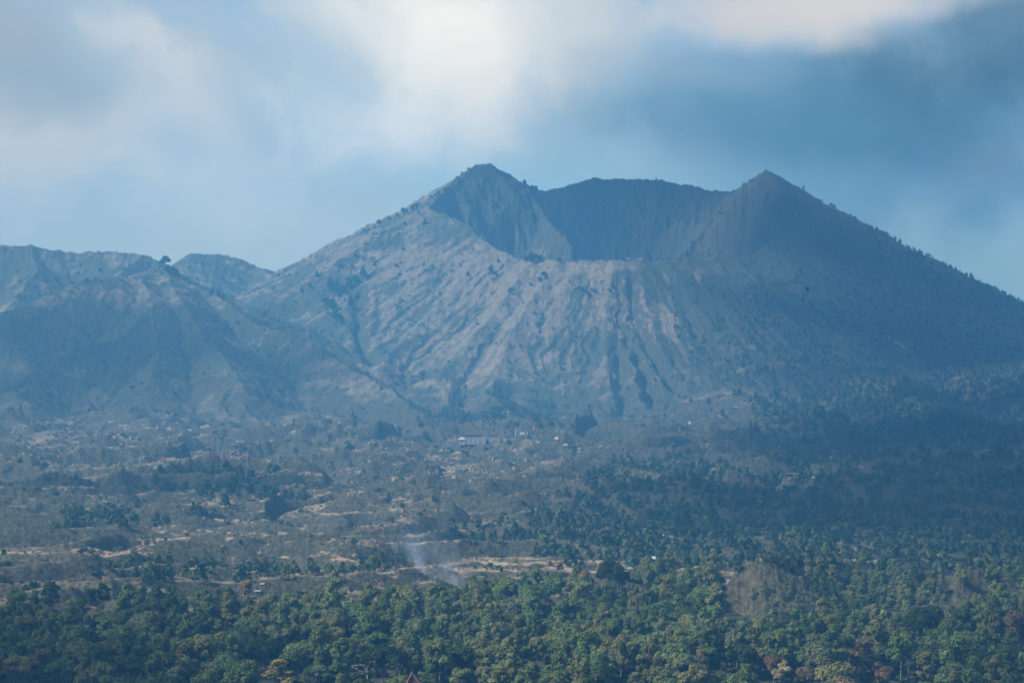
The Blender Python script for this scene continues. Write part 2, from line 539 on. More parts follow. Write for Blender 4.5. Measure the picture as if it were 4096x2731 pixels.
def hit(px, py, ymin=1560):
    """first ground point seen along the line of sight"""
    ys = _YS[_YS > ymin]
    xs = (px - CX) * K * ys
    v = CY - zat(xs, ys) / ys / K
    run = np.minimum.accumulate(v)
    idx = np.argmax(run <= py)
    if run[idx] > py:
        idx = int(np.argmin(v))
    return float(xs[idx]), float(ys[idx]), float(zat(xs[idx], ys[idx])[0])


def proj(X, Y, Z):
    return CX + X / Y / K, CY - Z / Y / K


# ------------------------------------------------------------------ mesh helpers
def mesh_np(name, V, faces, mats, parent=None, smooth=False, attrs=None, mat_idx=None):
    """V (n,3); faces: list of (m,k) index arrays"""
    me = bpy.data.meshes.new(name)
    V = np.ascontiguousarray(V, np.float32)
    faces = [np.asarray(f, np.int32) for f in faces if len(f)]
    nl = sum(f.size for f in faces); npoly = sum(len(f) for f in faces)
    me.vertices.add(len(V)); me.vertices.foreach_set('co', V.ravel())
    me.loops.add(nl); me.polygons.add(npoly)
    me.loops.foreach_set('vertex_index', np.concatenate([f.ravel() for f in faces]))
    tot = np.concatenate([np.full(len(f), f.shape[1], np.int32) for f in faces])
    me.polygons.foreach_set('loop_start', np.concatenate([[0], np.cumsum(tot)[:-1]]).astype(np.int32))
    if smooth:
        me.polygons.foreach_set('use_smooth', np.ones(npoly, bool))
    for m in (mats if isinstance(mats, (list, tuple)) else [mats]):
        me.materials.append(m)
    if mat_idx is not None:
        me.polygons.foreach_set('material_index', np.asarray(mat_idx, np.int32))
    if attrs:
        for an, av in attrs.items():
            a = me.attributes.new(an, 'FLOAT_COLOR', 'POINT')
            a.data.foreach_set('color', np.ascontiguousarray(av, np.float32).ravel())
    me.update(calc_edges=True)
    o = bpy.data.objects.new(name, me)
    COL.objects.link(o)
    if parent is not None:
        o.parent = parent
    return o


def tag(o, label=None, cat=None, group=None, kind=None):
    for k_, v_ in (('label', label), ('category', cat), ('group', group), ('kind', kind)):
        if v_:
            o[k_] = v_
    return o


def thing(name, label, cat, loc, rz=0.0, group=None):
    o = bpy.data.objects.new(name, None)
    COL.objects.link(o)
    o.location = loc
    o.rotation_euler = (0, 0, rz)
    o.empty_display_size = 1
    return tag(o, label, cat, group)


class MB:
    """collects simple solids and links them as one mesh"""

    def __init__(self):
        self.v, self.f = [], []

    def add(self, vs, fs):
        b = len(self.v)
        self.v += [tuple(p) for p in vs]
        self.f += [tuple(i + b for i in f) for f in fs]
        return self

    def box(self, x0, x1, y0, y1, z0, z1):
        vs = [(x0, y0, z0), (x1, y0, z0), (x1, y1, z0), (x0, y1, z0), (x0, y0, z1), (x1, y0, z1), (x1, y1, z1), (x0, y1, z1)]
        return self.add(vs, [(0, 3, 2, 1), (4, 5, 6, 7), (0, 1, 5, 4), (1, 2, 6, 5), (2, 3, 7, 6), (3, 0, 4, 7)])

    def tube(self, pts, rad, n=6):
        pts = [Vector(p) for p in pts]
        rad = rad if isinstance(rad, (list, tuple)) else [rad] * len(pts)
        b = len(self.v)
        for i, p in enumerate(pts):
            d = (pts[min(i + 1, len(pts) - 1)] - pts[max(i - 1, 0)]).normalized()
            u = d.orthogonal().normalized(); w = d.cross(u)
            for k_ in range(n):
                a = 2 * math.pi * k_ / n
                self.v.append(tuple(p + (u * math.cos(a) + w * math.sin(a)) * rad[i]))
        for i in range(len(pts) - 1):
            for k_ in range(n):
                a, c = b + i * n + k_, b + i * n + (k_ + 1) % n
                self.f.append((a, c, c + n, a + n))
        self.f.append(tuple(b + k_ for k_ in reversed(range(n))))
        self.f.append(tuple(b + (len(pts) - 1) * n + k_ for k_ in range(n)))
        return self

    def hip(self, cx, cy_, z0, hx, hy, h, ridge=0.0, eave=0.15):
        """hipped or pyramidal roof with a thick eave"""
        vs = [(cx - hx, cy_ - hy, z0), (cx + hx, cy_ - hy, z0), (cx + hx, cy_ + hy, z0), (cx - hx, cy_ + hy, z0),
              (cx - hx, cy_ - hy, z0 + eave), (cx + hx, cy_ - hy, z0 + eave), (cx + hx, cy_ + hy, z0 + eave), (cx - hx, cy_ + hy, z0 + eave),
              (cx - ridge - .02, cy_, z0 + h), (cx + ridge + .02, cy_, z0 + h)]
        return self.add(vs, [(0, 3, 2, 1), (0, 1, 5, 4), (1, 2, 6, 5), (2, 3, 7, 6), (3, 0, 4, 7), (4, 5, 9, 8), (5, 6, 9), (6, 7, 8, 9), (7, 4, 8)])

    def lathe(self, prof, cx=0, cy_=0, n=10):
        b = len(self.v)
        for r, z in prof:
            for k_ in range(n):
                a = 2 * math.pi * k_ / n
                self.v.append((cx + r * math.cos(a), cy_ + r * math.sin(a), z))
        for i in range(len(prof) - 1):
            for k_ in range(n):
                a, c = b + i * n + k_, b + i * n + (k_ + 1) % n
                self.f.append((a, c, c + n, a + n))
        self.f.append(tuple(b + k_ for k_ in reversed(range(n))))
        self.f.append(tuple(b + (len(prof) - 1) * n + k_ for k_ in range(n)))
        return self

    def build(self, name, mat, parent=None, smooth=False):
        me = bpy.data.meshes.new(name)
        me.from_pydata(self.v, [], self.f)
        me.materials.append(mat)
        if smooth:
            me.polygons.foreach_set('use_smooth', np.ones(len(me.polygons), bool))
        me.update()
        o = bpy.data.objects.new(name, me)
        COL.objects.link(o)
        if parent is not None:
            o.parent = parent
        return o


# ------------------------------------------------------------------ materials
def simple_mat(name, c, rough=0.8, var=0.25, scale=1.5, metal=0.0):
    m = bpy.data.materials.new(name); m.use_nodes = True
    nt = m.node_tree; b = nt.nodes['Principled BSDF']
    tc = nn(nt, 'ShaderNodeTexCoord')
    f = smooth_range(nt, noise(nt, tc.outputs['Object'], scale, 5, 0.6), 0.3, 0.7)
    cc = mix_rgb(nt, f, tuple(v * (1 - var) for v in c), tuple(min(1, v * (1 + var)) for v in c))
    nt.links.new(cc, b.inputs['Base Color'])
    b.inputs['Roughness'].default_value = rough
    b.inputs['Metallic'].default_value = metal
    b.inputs['Specular IOR Level'].default_value = 0.25
    return m


def leaf_mat(name, use_attr):
    m = bpy.data.materials.new(name); m.use_nodes = True
    nt = m.node_tree; nt.nodes.clear()
    out = nn(nt, 'ShaderNodeOutputMaterial')
    at_ = nn(nt, 'ShaderNodeAttribute', attribute_name='tone')
    if use_attr:
        base = at_.outputs['Color']
    else:
        oi = nn(nt, 'ShaderNodeObjectInfo')
        base = mix_rgb(nt, 1.0, oi.outputs['Color'], at_.outputs['Color'], 'MULTIPLY')
    d = nn(nt, 'ShaderNodeBsdfDiffuse')
    t = nn(nt, 'ShaderNodeBsdfTranslucent')
    nt.links.new(base, d.inputs[0]); nt.links.new(base, t.inputs[0])
    mx = nn(nt, 'ShaderNodeMixShader'); mx.inputs[0].default_value = 0.18
    nt.links.new(d.outputs[0], mx.inputs[1]); nt.links.new(t.outputs[0], mx.inputs[2])
    nt.links.new(mx.outputs[0], out.inputs[0])
    return m


M_LEAF = leaf_mat('leaf', False)
M_SCRUB = leaf_mat('scrub_leaf', True)
M_BARK = simple_mat('bark', (0.20, 0.17, 0.145), 0.9)
M_PALEBARK = simple_mat('pale_bark', (0.5, 0.47, 0.42), 0.8)

mt = bpy.data.materials.new('mountain_ground'); mt.use_nodes = True
nt = mt.node_tree; bs = nt.nodes['Principled BSDF']
tc = nn(nt, 'ShaderNodeTexCoord')
cov = nn(nt, 'ShaderNodeAttribute', attribute_name='cover')
cs = nn(nt, 'ShaderNodeSeparateColor'); nt.links.new(cov.outputs['Color'], cs.inputs[0])
n_big = noise(nt, tc.outputs['Object'], 0.02, 5, 0.6)
n_mid = noise(nt, tc.outputs['Object'], 0.09, 6, 0.65)
n_fine = noise(nt, tc.outputs['Object'], 0.35, 5, 0.7)
dry = mix_rgb(nt, smooth_range(nt, n_mid, 0.35, 0.65), (0.150, 0.120, 0.078), (0.245, 0.192, 0.126))
scrub = mix_rgb(nt, smooth_range(nt, n_fine, 0.35, 0.65), (0.038, 0.046, 0.026), (0.095, 0.10, 0.056))
rock = mix_rgb(nt, smooth_range(nt, n_fine, 0.32, 0.7), (0.026, 0.030, 0.018), (0.118, 0.108, 0.066))
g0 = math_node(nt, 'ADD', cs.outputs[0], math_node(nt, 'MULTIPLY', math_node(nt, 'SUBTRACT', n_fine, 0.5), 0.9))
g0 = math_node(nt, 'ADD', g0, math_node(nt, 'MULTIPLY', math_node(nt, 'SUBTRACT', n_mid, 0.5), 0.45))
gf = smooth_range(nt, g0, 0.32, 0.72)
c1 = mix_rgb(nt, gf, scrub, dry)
r0 = math_node(nt, 'ADD', cs.outputs[1], math_node(nt, 'MULTIPLY', math_node(nt, 'SUBTRACT', n_mid, 0.5), 0.9))
c2 = mix_rgb(nt, smooth_range(nt, r0, 0.3, 0.7), c1, rock)
c3 = mix_rgb(nt, cs.outputs[2], c2, (0.42, 0.32, 0.21))
nt.links.new(c3, bs.inputs['Base Color'])
bs.inputs['Roughness'].default_value = 0.95
bs.inputs['Specular IOR Level'].default_value = 0.1
bmp = nn(nt, 'ShaderNodeBump'); bmp.inputs['Strength'].default_value = 0.9; bmp.inputs['Distance'].default_value = 1.6
nt.links.new(n_fine, bmp.inputs['Height']); nt.links.new(bmp.outputs[0], bs.inputs['Normal'])

# ------------------------------------------------------------------ terrain mesh
nr, nc = GZ.shape
PXg, PYg = proj(GX, GY, GZ)


def patch(plist, px, py):
    s = 0
    for (x, y, rx, ry, v) in plist:
        s = s + v * np.exp(-(((px - x) / rx) ** 2 + ((py - y) / ry) ** 2))
    return s


GRASS = [(1750, 1050, 420, 260, .40), (2150, 1150, 330, 200, .32), (2350, 1080, 300, 70, .3), (1900, 1400, 350, 250, .18), (2450, 1250, 260, 120, .12), (2300, 1580, 500, 110, -.2), (1500, 1560, 160, 60, .25),
         (600, 1760, 800, 110, .42), (1050, 2140, 600, 150, .35), (1700, 1880, 700, 70, .32), (300, 2330, 500, 90, .25), (1600, 2250, 700, 100, .2),
         (450, 1180, 330, 60, .22), (550, 1230, 200, 50, .3), (850, 1080, 250, 70, .15), (2200, 1850, 300, 60, .3),
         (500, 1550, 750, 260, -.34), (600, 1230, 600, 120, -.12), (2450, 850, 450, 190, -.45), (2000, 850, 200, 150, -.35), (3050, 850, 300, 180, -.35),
         (3700, 1300, 700, 420, -.5), (3700, 1850, 700, 330, -.55), (2750, 2020, 550, 220, -.5), (2900, 1200, 400, 130, -.1), (2100, 1650, 600, 70, -.25),
         (700, 2080, 700, 60, -.3), (250, 2080, 300, 60, -.3), (3000, 2380, 220, 150, .35), (2350, 2150, 500, 60, -.1),
         (3300, 1500, 300, 90, .1), (3560, 1370, 50, 45, .75), (3640, 1395, 55, 30, .7), (3120, 1270, 60, 28, .7), (3270, 1290, 60, 25, .7), (3330, 1365, 50, 30, .6), (3060, 1330, 50, 25, .5), (3800, 1500, 90, 40, .5), (3450, 1290, 50, 20, .5), (3850, 1380, 60, 40, .5), (3230, 1480, 60, 25, .4)]
gy_, gx_ = np.gradient(GZ)
dYr = np.gradient(ROWS)[:, None]; dXc = np.gradient(GX, axis=1)
slope = np.hypot(gx_ / np.maximum(dXc, 1e-3), gy_ / dYr)
flowv = bil(FLOW, EX0, EY0, ES, GX, GY)
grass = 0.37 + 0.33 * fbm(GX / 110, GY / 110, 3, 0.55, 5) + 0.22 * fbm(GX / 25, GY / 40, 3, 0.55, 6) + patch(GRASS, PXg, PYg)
cph = np.arctan2(GX - CONE_C[0], CONE_C[1] - GY); crr = np.hypot(GX - CONE_C[0], GY - CONE_C[1])
onc = sstep(280, 360, crr) * sstep(1150, 900, crr)
grass += onc * (.30 * fbm(cph * 42 + .7 * perlin(GX / 60, GY / 60, 31), crr / 300, 4, .65, 33) + .1 * fbm(cph * 16, crr / 200, 2, .5, 35))
grass -= 0.55 * np.clip(flowv - 0.25, 0, 1)
lava_f = sstep(1540, 1600, GY) * (1 - sstep(14, 85, GZ - plain_z(GY) + 38 * fbm(GX / 130, GY / 160, 4, .55, 44))) * (1 - sstep(4300, 4700, GY))
rockv = lava_f * sstep(0.12, 0.4, slope) + (1 - lava_f) * sstep(0.75, 1.3, slope)
grass = grass + lava_f * 0.30 * (1 - rockv) - lava_f * .06
kn = np.exp(-((PXg - 3010) / 130) ** 2) * (GY > 1540) * (GY < 1660) + .6 * np.exp(-((PXg - 3880) / 60) ** 2) * (GY > 1550) * (GY < 1600)
rockv = rockv * (1 - .45 * np.clip(kn, 0, 1)) ; grass = grass + .16 * np.clip(kn, 0, 1)
wear = lava_f * (1 - rockv) * sstep(-.15, .45, fbm(GX / 60, GY / 40, 3, .6, 46) + patch(GRASS, PXg, PYg)) * .95 * sstep(1610, 1800, GY)
grass = grass - .75 * sstep(1610, 1560, GY) - .5 * sstep(2800, 3000, PXg) * sstep(1700, 1640, GY) * (1 - np.exp(-((PXg - 3030) / 170) ** 2))
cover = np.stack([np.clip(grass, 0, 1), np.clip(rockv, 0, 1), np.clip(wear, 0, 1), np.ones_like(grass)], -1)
idx = np.arange(nr * nc, dtype=np.int32).reshape(nr, nc)
quads = np.stack([idx[:-1, :-1], idx[:-1, 1:], idx[1:, 1:], idx[1:, :-1]], -1).reshape(-1, 4)
V = np.stack([GX, GY, GZ], -1).reshape(-1, 3)
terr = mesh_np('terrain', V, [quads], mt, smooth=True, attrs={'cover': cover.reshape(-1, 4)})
tag(terr, kind='structure')


# ------------------------------------------------------------------ foliage builders
def unit(n, rng):
    v = rng.normal(size=(n, 3)); return v / np.linalg.norm(v, axis=1, keepdims=True)


def cards(P, N, S, rng):
    """one small bent leaf spray per point: P centres, N facing, S sizes"""
    n = len(P)
    a = np.cross(N, unit(n, rng)); a /= np.linalg.norm(a, axis=1, keepdims=True) + 1e-9
    b = np.cross(N, a)
    S = np.asarray(S).reshape(-1, 1)
    asp = rng.uniform(0.6, 1.0, (n, 1))
    q = np.stack([P - a * S - b * S * asp * .6, P + a * S * .7 - b * S * asp, P + a * S + b * S * asp * .7, P - a * S * .6 + b * S * asp], 1)
    return q.reshape(-1, 3), np.arange(n * 4, dtype=np.int32).reshape(-1, 4)


_IT = bpy.data.meshes.new('tmp')
import bmesh
_bm = bmesh.new(); bmesh.ops.create_icosphere(_bm, subdivisions=2, radius=1.0)
ICO_V = np.array([v.co[:] for v in _bm.verts]); ICO_F = np.array([[v.index for v in f.verts] for f in _bm.faces]); _bm.free()
_bm = bmesh.new(); bmesh.ops.create_icosphere(_bm, subdivisions=1, radius=1.0)
ICO1_V = np.array([v.co[:] for v in _bm.verts]); ICO1_F = np.array([[v.index for v in f.verts] for f in _bm.faces]); _bm.free()
bpy.data.meshes.remove(_IT)


def crown_lobes(kind, H, W, rng):
    """leaf clump centres and radii for a crown of total height H (from its base) and width W"""
    L = []
    if kind == 'round':
        n = int(rng.integers(30, 40))
        sx, sy = rng.uniform(.85, 1.15), rng.uniform(.85, 1.15)
        for i in range(n):
            u = unit(1, rng)[0]; u[2] = abs(u[2]) - .3
            rr = rng.uniform(.5, 1.08)
            L.append((u[0] * W * .4 * rr * sx, u[1] * W * .4 * rr * sy, H * .42 + u[2] * H * .52 * rr, rng.uniform(.075, .165) * W))
        L.append((0, 0, H * .45, W * .24)); L.append((rng.uniform(-.1, .1) * W, 0, H * .7, W * .17))
    elif kind == 'tall':
        n = int(rng.integers(28, 36))
        for i in range(n):
            z = rng.uniform(.05, 1.0)
            w = W * .42 * math.sin(math.pi * min(.97, (z * .72 + .22))) * rng.uniform(.35, 1.1)
            a = rng.uniform(0, 6.28)
            L.append((w * math.cos(a), w * math.sin(a), z * H, rng.uniform(.09, .18) * W))
        L.append((0, 0, H * .8, W * .16)); L.append((0, 0, H * .5, W * .22))
    elif kind == 'cone':
        for i in range(22):
            z = rng.uniform(.04, .95) ** 1.15
            w = W * .45 * (1 - z) ** .85 * rng.uniform(.6, 1)
            a = rng.uniform(0, 6.28)
            L.append((w * math.cos(a), w * math.sin(a), z * H, (.08 + .16 * (1 - z)) * W * rng.uniform(.8, 1.2)))
        L.append((0, 0, H * .95, W * .07)); L.append((0, 0, H * .3, W * .28))
    elif kind == 'dome':
        for i in range(26):
            a = rng.uniform(0, 6.28); q = math.sqrt(rng.uniform(0, 1))
            L.append((q * W * .42 * math.cos(a), q * W * .42 * math.sin(a), H * (.28 + .62 * math.sqrt(max(0, 1 - q * q))) * rng.uniform(.9, 1.02), rng.uniform(.1, .16) * W))
        L.append((0, 0, H * .5, W * .25))
    elif kind == 'clumpy':
        n = int(rng.integers(20, 28))
        for i in range(n):
            a = rng.uniform(0, 6.28); z = rng.uniform(.2, .92); w = W * .38 * math.sqrt(max(.05, 1 - ((z - .45) / .6) ** 2)) * rng.uniform(.45, 1.1)
            L.append((w * math.cos(a), w * math.sin(a), z * H, rng.uniform(.085, .18) * W))
        L.append((0, 0, H * .6, W * .2))
    elif kind == 'column':
        for i in range(20):
            z = rng.uniform(.05, .9); w = W * .28 * (1 if z < .75 else math.sqrt(max(0.02, 1 - ((z - .75) / .22) ** 2))) * rng.uniform(.6, 1)
            a = rng.uniform(0, 6.28)
            L.append((w * math.cos(a), w * math.sin(a), z * H, rng.uniform(.18, .26) * W))
        L.append((0, 0, H * .5, W * .3)); L.append((0, 0, H * .8, W * .26))
    elif kind == 'feather':
        for i in range(30):
            z = rng.uniform(.05, .98); w = W * .46 * (1 - .7 * z) * rng.uniform(.3, 1); a = rng.uniform(0, 6.28)
            L.append((w * math.cos(a), w * math.sin(a), z * H, rng.uniform(.07, .13) * W))
    return L


def crown_mesh(name, kind, H, W, seed, leaf=0.5, dens=1.0, core=True):
    rng = np.random.default_rng(seed)
    L = crown_lobes(kind, H, W, rng)
    VV, FQ, FT, TN = [], [], [], []
    base = 0
    zs = np.array([l[2] for l in L])
    for (x, y, z, r) in L:
        c = np.array([x, y, z])
        tone = rng.uniform(.72, 1.3)
        hue = rng.uniform(-.12, .12)
        n = int(dens * 5.2 * 3.14 * r * r / (leaf * leaf))
        n = max(14, min(n, 240))
        u = unit(n, rng)
        u[:, 2] = np.where(u[:, 2] < -.5, -u[:, 2], u[:, 2])
        rad = r * rng.uniform(.62, 1.3, (n, 1)) * (1 + .22 * np.sin(u[:, :1] * 5 + seed) * np.cos(u[:, 1:2] * 6 + z))
        P = c + u * rad * np.array([1, 1, .82])
        N = u + np.array([0, 0, .35]) + .45 * unit(n, rng); N /= np.linalg.norm(N, axis=1, keepdims=True)
        q, f = cards(P, N, leaf * rng.uniform(.55, 1.15, n), rng)
        VV.append(q); FQ.append(f + base); base += len(q)
        t = tone * rng.uniform(.75, 1.25, n)
        col = np.stack([t * (1 + hue), t, t * (1 - hue * .5), np.ones(n)], -1)
        TN.append(np.repeat(col, 4, axis=0))
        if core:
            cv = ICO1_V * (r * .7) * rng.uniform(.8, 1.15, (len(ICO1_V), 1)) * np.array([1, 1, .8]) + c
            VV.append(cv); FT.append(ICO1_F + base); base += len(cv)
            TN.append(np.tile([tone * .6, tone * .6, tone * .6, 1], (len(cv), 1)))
    faces = [np.concatenate(FQ)] + ([np.concatenate(FT)] if FT else [])
    return np.concatenate(VV), faces, np.concatenate(TN), L


def trunk_solid(H0, H1, r, L, rng, limbs=5, lean=0.3):
    """tapered trunk from the ground to H1 with limbs reaching for the leaf clumps"""
    mb = MB()
    lx, ly = rng.uniform(-lean, lean), rng.uniform(-lean, lean)
    pts = [(0, 0, -1.2), (lx * .3, ly * .3, H0 * .5), (lx, ly, H0), (lx * 1.3, ly * 1.3, H0 + (H1 - H0) * .75)]
    mb.tube(pts, [r * 1.25, r, r * .8, r * .25], 6)
    sel = [L[int(i)] for i in rng.permutation(len(L))[:limbs]]
    for (x, y, z, rr) in sel:
        s = rng.uniform(.4, .9)
        zz = H0 * .55 + (H0 + z - H0 * .55) * .25 * s
        zz = min(zz, H0 + z - .2)
        a = (lx * .7, ly * .7, zz)
        b = ((lx + x) * .5, (ly + y) * .5, (zz + H0 + z) * .5 + .1)
        mb.tube([a, b, (x, y, H0 + z)], [r * .45, r * .3, r * .1], 5)
    return mb


class Proto:
    """one tree kind and size: crown and trunk meshes to be shared by its copies"""

    def __init__(self, kind, H, W, trunk, seed, leaf=.5, dens=1.0, core=True, bark=None, r=.28):
        rng = np.random.default_rng(seed + 500)
        V, F, T, L = crown_mesh('crown', kind, H, W, seed, leaf, dens, core)
        V = V + np.array([0, 0, trunk])
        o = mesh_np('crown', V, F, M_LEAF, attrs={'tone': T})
        self.crown = o.data; bpy.data.objects.remove(o)
        t = trunk_solid(trunk, trunk + H * .8, r, L, rng).build('trunk', bark or M_BARK, smooth=True)
        self.trunk = t.data; bpy.data.objects.remove(t)
        self.kind, self.H, self.W, self.tot = kind, H, W, trunk + H


def plant(proto, name, label, cat, x, y, z, s, color, rz, group=None, sz=1.0):
    root = thing(name, label, cat, (x, y, z), rz, group)
    root.scale = (s, s, s * sz)
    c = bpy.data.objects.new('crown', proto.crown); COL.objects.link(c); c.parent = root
    c.color = (*color, 1)
    t = bpy.data.objects.new('trunk', proto.trunk); COL.objects.link(t); t.parent = root
    return root


GREENS = {
    'dark green': (0.060, 0.088, 0.034), 'deep green': (0.081, 0.112, 0.040), 'mid green': (0.118, 0.159, 0.052), 'olive green': (0.155, 0.160, 0.056),
    'yellow-green': (0.155, 0.175, 0.068), 'bright green': (0.105, 0.165, 0.058), 'unused green': (0.148, 0.231, 0.052), 'grey-green': (0.140, 0.165, 0.079),
    'rusty brown': (0.161, 0.099, 0.054), 'unused rust': (0.295, 0.151, 0.066), 'dull brown': (0.161, 0.125, 0.064), 'straw-coloured': (0.322, 0.264, 0.122), 'unused straw': (0.497, 0.370, 0.141), 'golden': (0.322, 0.264, 0.070),
}
PR = {}
for i, (kd, H, W, tr, lf) in enumerate([
    ('round', 10, 13, 5.0, .42), ('round', 9, 15, 5.0, .42), ('round', 11, 12, 5.0, .42), ('round', 9.5, 14, 4.5, .42),
    ('tall', 13, 9, 5, .42), ('tall', 14, 10, 5, .42), ('tall', 12, 8.5, 6, .42), ('tall', 12.5, 10.5, 4, .42),
    ('clumpy', 11, 12, 6, .42), ('clumpy', 12, 13, 6, .42), ('clumpy', 10, 11, 6, .42),
    ('dome', 8, 15, 6, .42), ('dome', 7.5, 14, 6, .42),
    ('cone', 14, 10, 3, .42), ('cone', 13, 11, 3, .42),
    ('column', 13, 8, 3, .42), ('feather', 15, 13, 4, .42), ('feather', 14, 12, 4, .42),
]):
    PR.setdefault(kd, []).append(Proto(kd, H, W, tr, 100 + i, lf, dens=.55 if kd == 'feather' else 1.0, core=kd != 'feather'))

# ------------------------------------------------------------------ forest in front
def solve_top(px, py, T, y0=1318, y1=1900):
    """distance at which a tree of height T on the ground at column px tops out at py"""
    ys = np.arange(y0, y1, 2.0); xs = (px - CX) * K * ys
    v = CY - (zat(xs, ys) + T) / ys / K
    i = int(np.argmin(np.abs(v - py)))
    return float(xs[i]), float(ys[i]), float(zat(xs[i], ys[i])[0])


def tree_name(kd):
    return {'round': ('broadleaf_tree', 'broadleaf tree'), 'dome': ('broadleaf_tree', 'broadleaf tree'), 'tall': ('eucalyptus_tree', 'eucalyptus tree'),
            'clumpy': ('leafy_tree', 'leafy tree'), 'column': ('eucalyptus_tree', 'eucalyptus tree'), 'cone': ('conifer_tree', 'conifer tree'),
            'feather': ('casuarina_tree', 'casuarina tree')}[kd]


LANDMARKS = []       # (px, py, phrase)
# px, py of the top, total height m, width m, kind, colour, label, phrase other labels use
SPECIAL = [
    (690, 2365, 24, 19, 'cone', 'deep green', 'tall pyramid-shaped tree rising above the left half of the forest', 'the pyramid-shaped tree'),
    (1055, 2552, 17, 18, 'dome', 'dark green', 'dark umbrella-domed tree standing clear in the forest bottom left', 'the umbrella-domed tree'),
    (800, 2515, 26, 25, 'round', 'olive green', 'biggest olive broad-crowned tree, between the pyramid-shaped and umbrella-domed trees', 'the biggest broad tree'),
    (1850, 2578, 19, 12, 'column', 'deep green', 'dense column-shaped tree with rounded top right of the red-roofed house', 'the round-topped column tree'),
    (1850, 2672, 13, 13, 'clumpy', 'yellow-green', 'glossy yellow-green clumpy tree directly below the round-topped column tree', 'the glossy clumpy tree'),
    (3095, 2612, 15, 12, 'round', 'rusty brown', 'rust-red leaved tree near the bottom, left of the cream-flowered tree', 'the rust-red tree'),
    (3135, 2645, 14, 11, 'clumpy', 'straw-coloured', 'cream-flowered clumpy tree at the bottom edge beside the rust-red tree', 'the cream-flowered tree'),
    (3230, 2655, 13, 14, 'round', 'dull brown', 'dull brown round tree at the bottom, right of the cream-flowered tree', 'the dull brown round tree'),
    (2440, 2232, 23, 20, 'round', 'dark green', 'large dark tree standing alone at the forest far edge, left of the sheds', 'the large dark edge tree'),
    (2583, 2256, 20, 15, 'round', 'grey-green', 'grey-green round tree at the forest far edge in front of the long sheds', 'the tree before the sheds'),
    (3455, 2552, 21, 20, 'feather', 'dull brown', 'feathery brown casuarina with visible trunk at the bottom right', 'the feathery casuarina'),
    (3700, 2610, 17, 16, 'feather', 'olive green', 'thin feathery casuarina left of the bottom right corner', 'the thin casuarina'),
    (3540, 2660, 12, 11, 'round', 'rusty brown', 'small rusty tree at the bottom between the two casuarinas', 'the small rusty tree'),
    (55, 2622, 15, 15, 'clumpy', 'golden', 'golden-tipped tree in the bottom left corner', 'the golden-tipped corner tree'),
    (170, 2600, 16, 19, 'feather', 'dull brown', 'nearly leafless brown tree beside the golden-tipped corner tree', 'the leafless brown tree'),
    (250, 2640, 13, 15, 'dome', 'bright green', 'dark glossy low tree at the bottom edge, right of the leafless brown tree', 'the glossy low tree'),
    (520, 2612, 16, 19, 'round', 'deep green', 'broad deep green tree at the bottom left of the biggest broad tree', 'the broad bottom tree'),
    (1110, 2640, 13, 19, 'feather', 'golden', 'wispy golden bamboo-like tree below the umbrella-domed tree', 'the wispy golden tree'),
    (1275, 2648, 13, 15, 'round', 'bright green', 'bright green round tree at the bottom left of the bare white-limbed tree', 'the bright green bottom tree'),
    (1520, 2530, 15, 14, 'clumpy', 'bright green', 'lime green clumpy tree in the forest middle above the bare white-limbed tree', 'the lime green tree'),
    (2150, 2550, 15, 11, 'clumpy', 'yellow-green', 'yellow-green tree in the forest centre right of the round-topped column tree', 'the yellow-green centre tree'),
    (2540, 2690, 12, 14, 'feather', 'grey-green', 'thin grey twiggy tree at the bottom edge right of centre', 'the grey twiggy tree'),
    (2960, 2560, 19, 19, 'round', 'deep green', 'broad domed deep green tree in front of the bare rocky knoll', 'the tree before the knoll'),
    (3690, 2420, 22, 20, 'round', 'dark green', 'large dark tree below the small right-hand rock outcrop', 'the large tree below the outcrop'),
    (4060, 2450, 24, 19, 'feather', 'dull brown', 'tall thin brown tree at the right edge of the picture', 'the tall right edge tree'),
    (2200, 2320, 16, 13, 'round', 'bright green', 'bright green tree at the forest far edge right of the smoke', 'the bright far edge tree'),
    (205, 2330, 18, 11, 'tall', 'deep green', 'narrow deep green tree standing out at the forest far edge far left', 'the narrow far edge tree'),
    (395, 2335, 18, 15, 'clumpy', 'dark green', 'dark loose-crowned tree at the far edge between narrow and pyramid-shaped trees', 'the loose far edge tree'),
    (1530, 2595, 19, 24, 'dome', 'dark green', 'wide flat-topped dark tree behind the bare white limbs', 'the flat-topped dark tree'),
]
taken = []
uid = 0
for (px, py, T, W, kd, colr, label, phrase) in SPECIAL:
    pr = PR[kd][uid % len(PR[kd])]
    x, y, z = solve_top(px, py, T)
    s = W / pr.W
    nm, ct = tree_name(kd)
    plant(pr, nm, label, ct, x, y, z, s, tuple(v * (.62 if colr in ('dark green', 'deep green') else 1.0) for v in GREENS[colr]), random.uniform(0, 6.28), sz=T / (pr.tot * s))
    taken.append((x, y, W * .42, py))
    LANDMARKS.append((px, py + .35 * T / (K * y), phrase))
    uid += 1
LANDMARKS += [(1660, 2700, 'the red-roofed house'), (1480, 2660, 'the bare white-limbed tree'), (3030, 2330, 'the bare rocky knoll'), (1830, 2370, 'the smoke')]

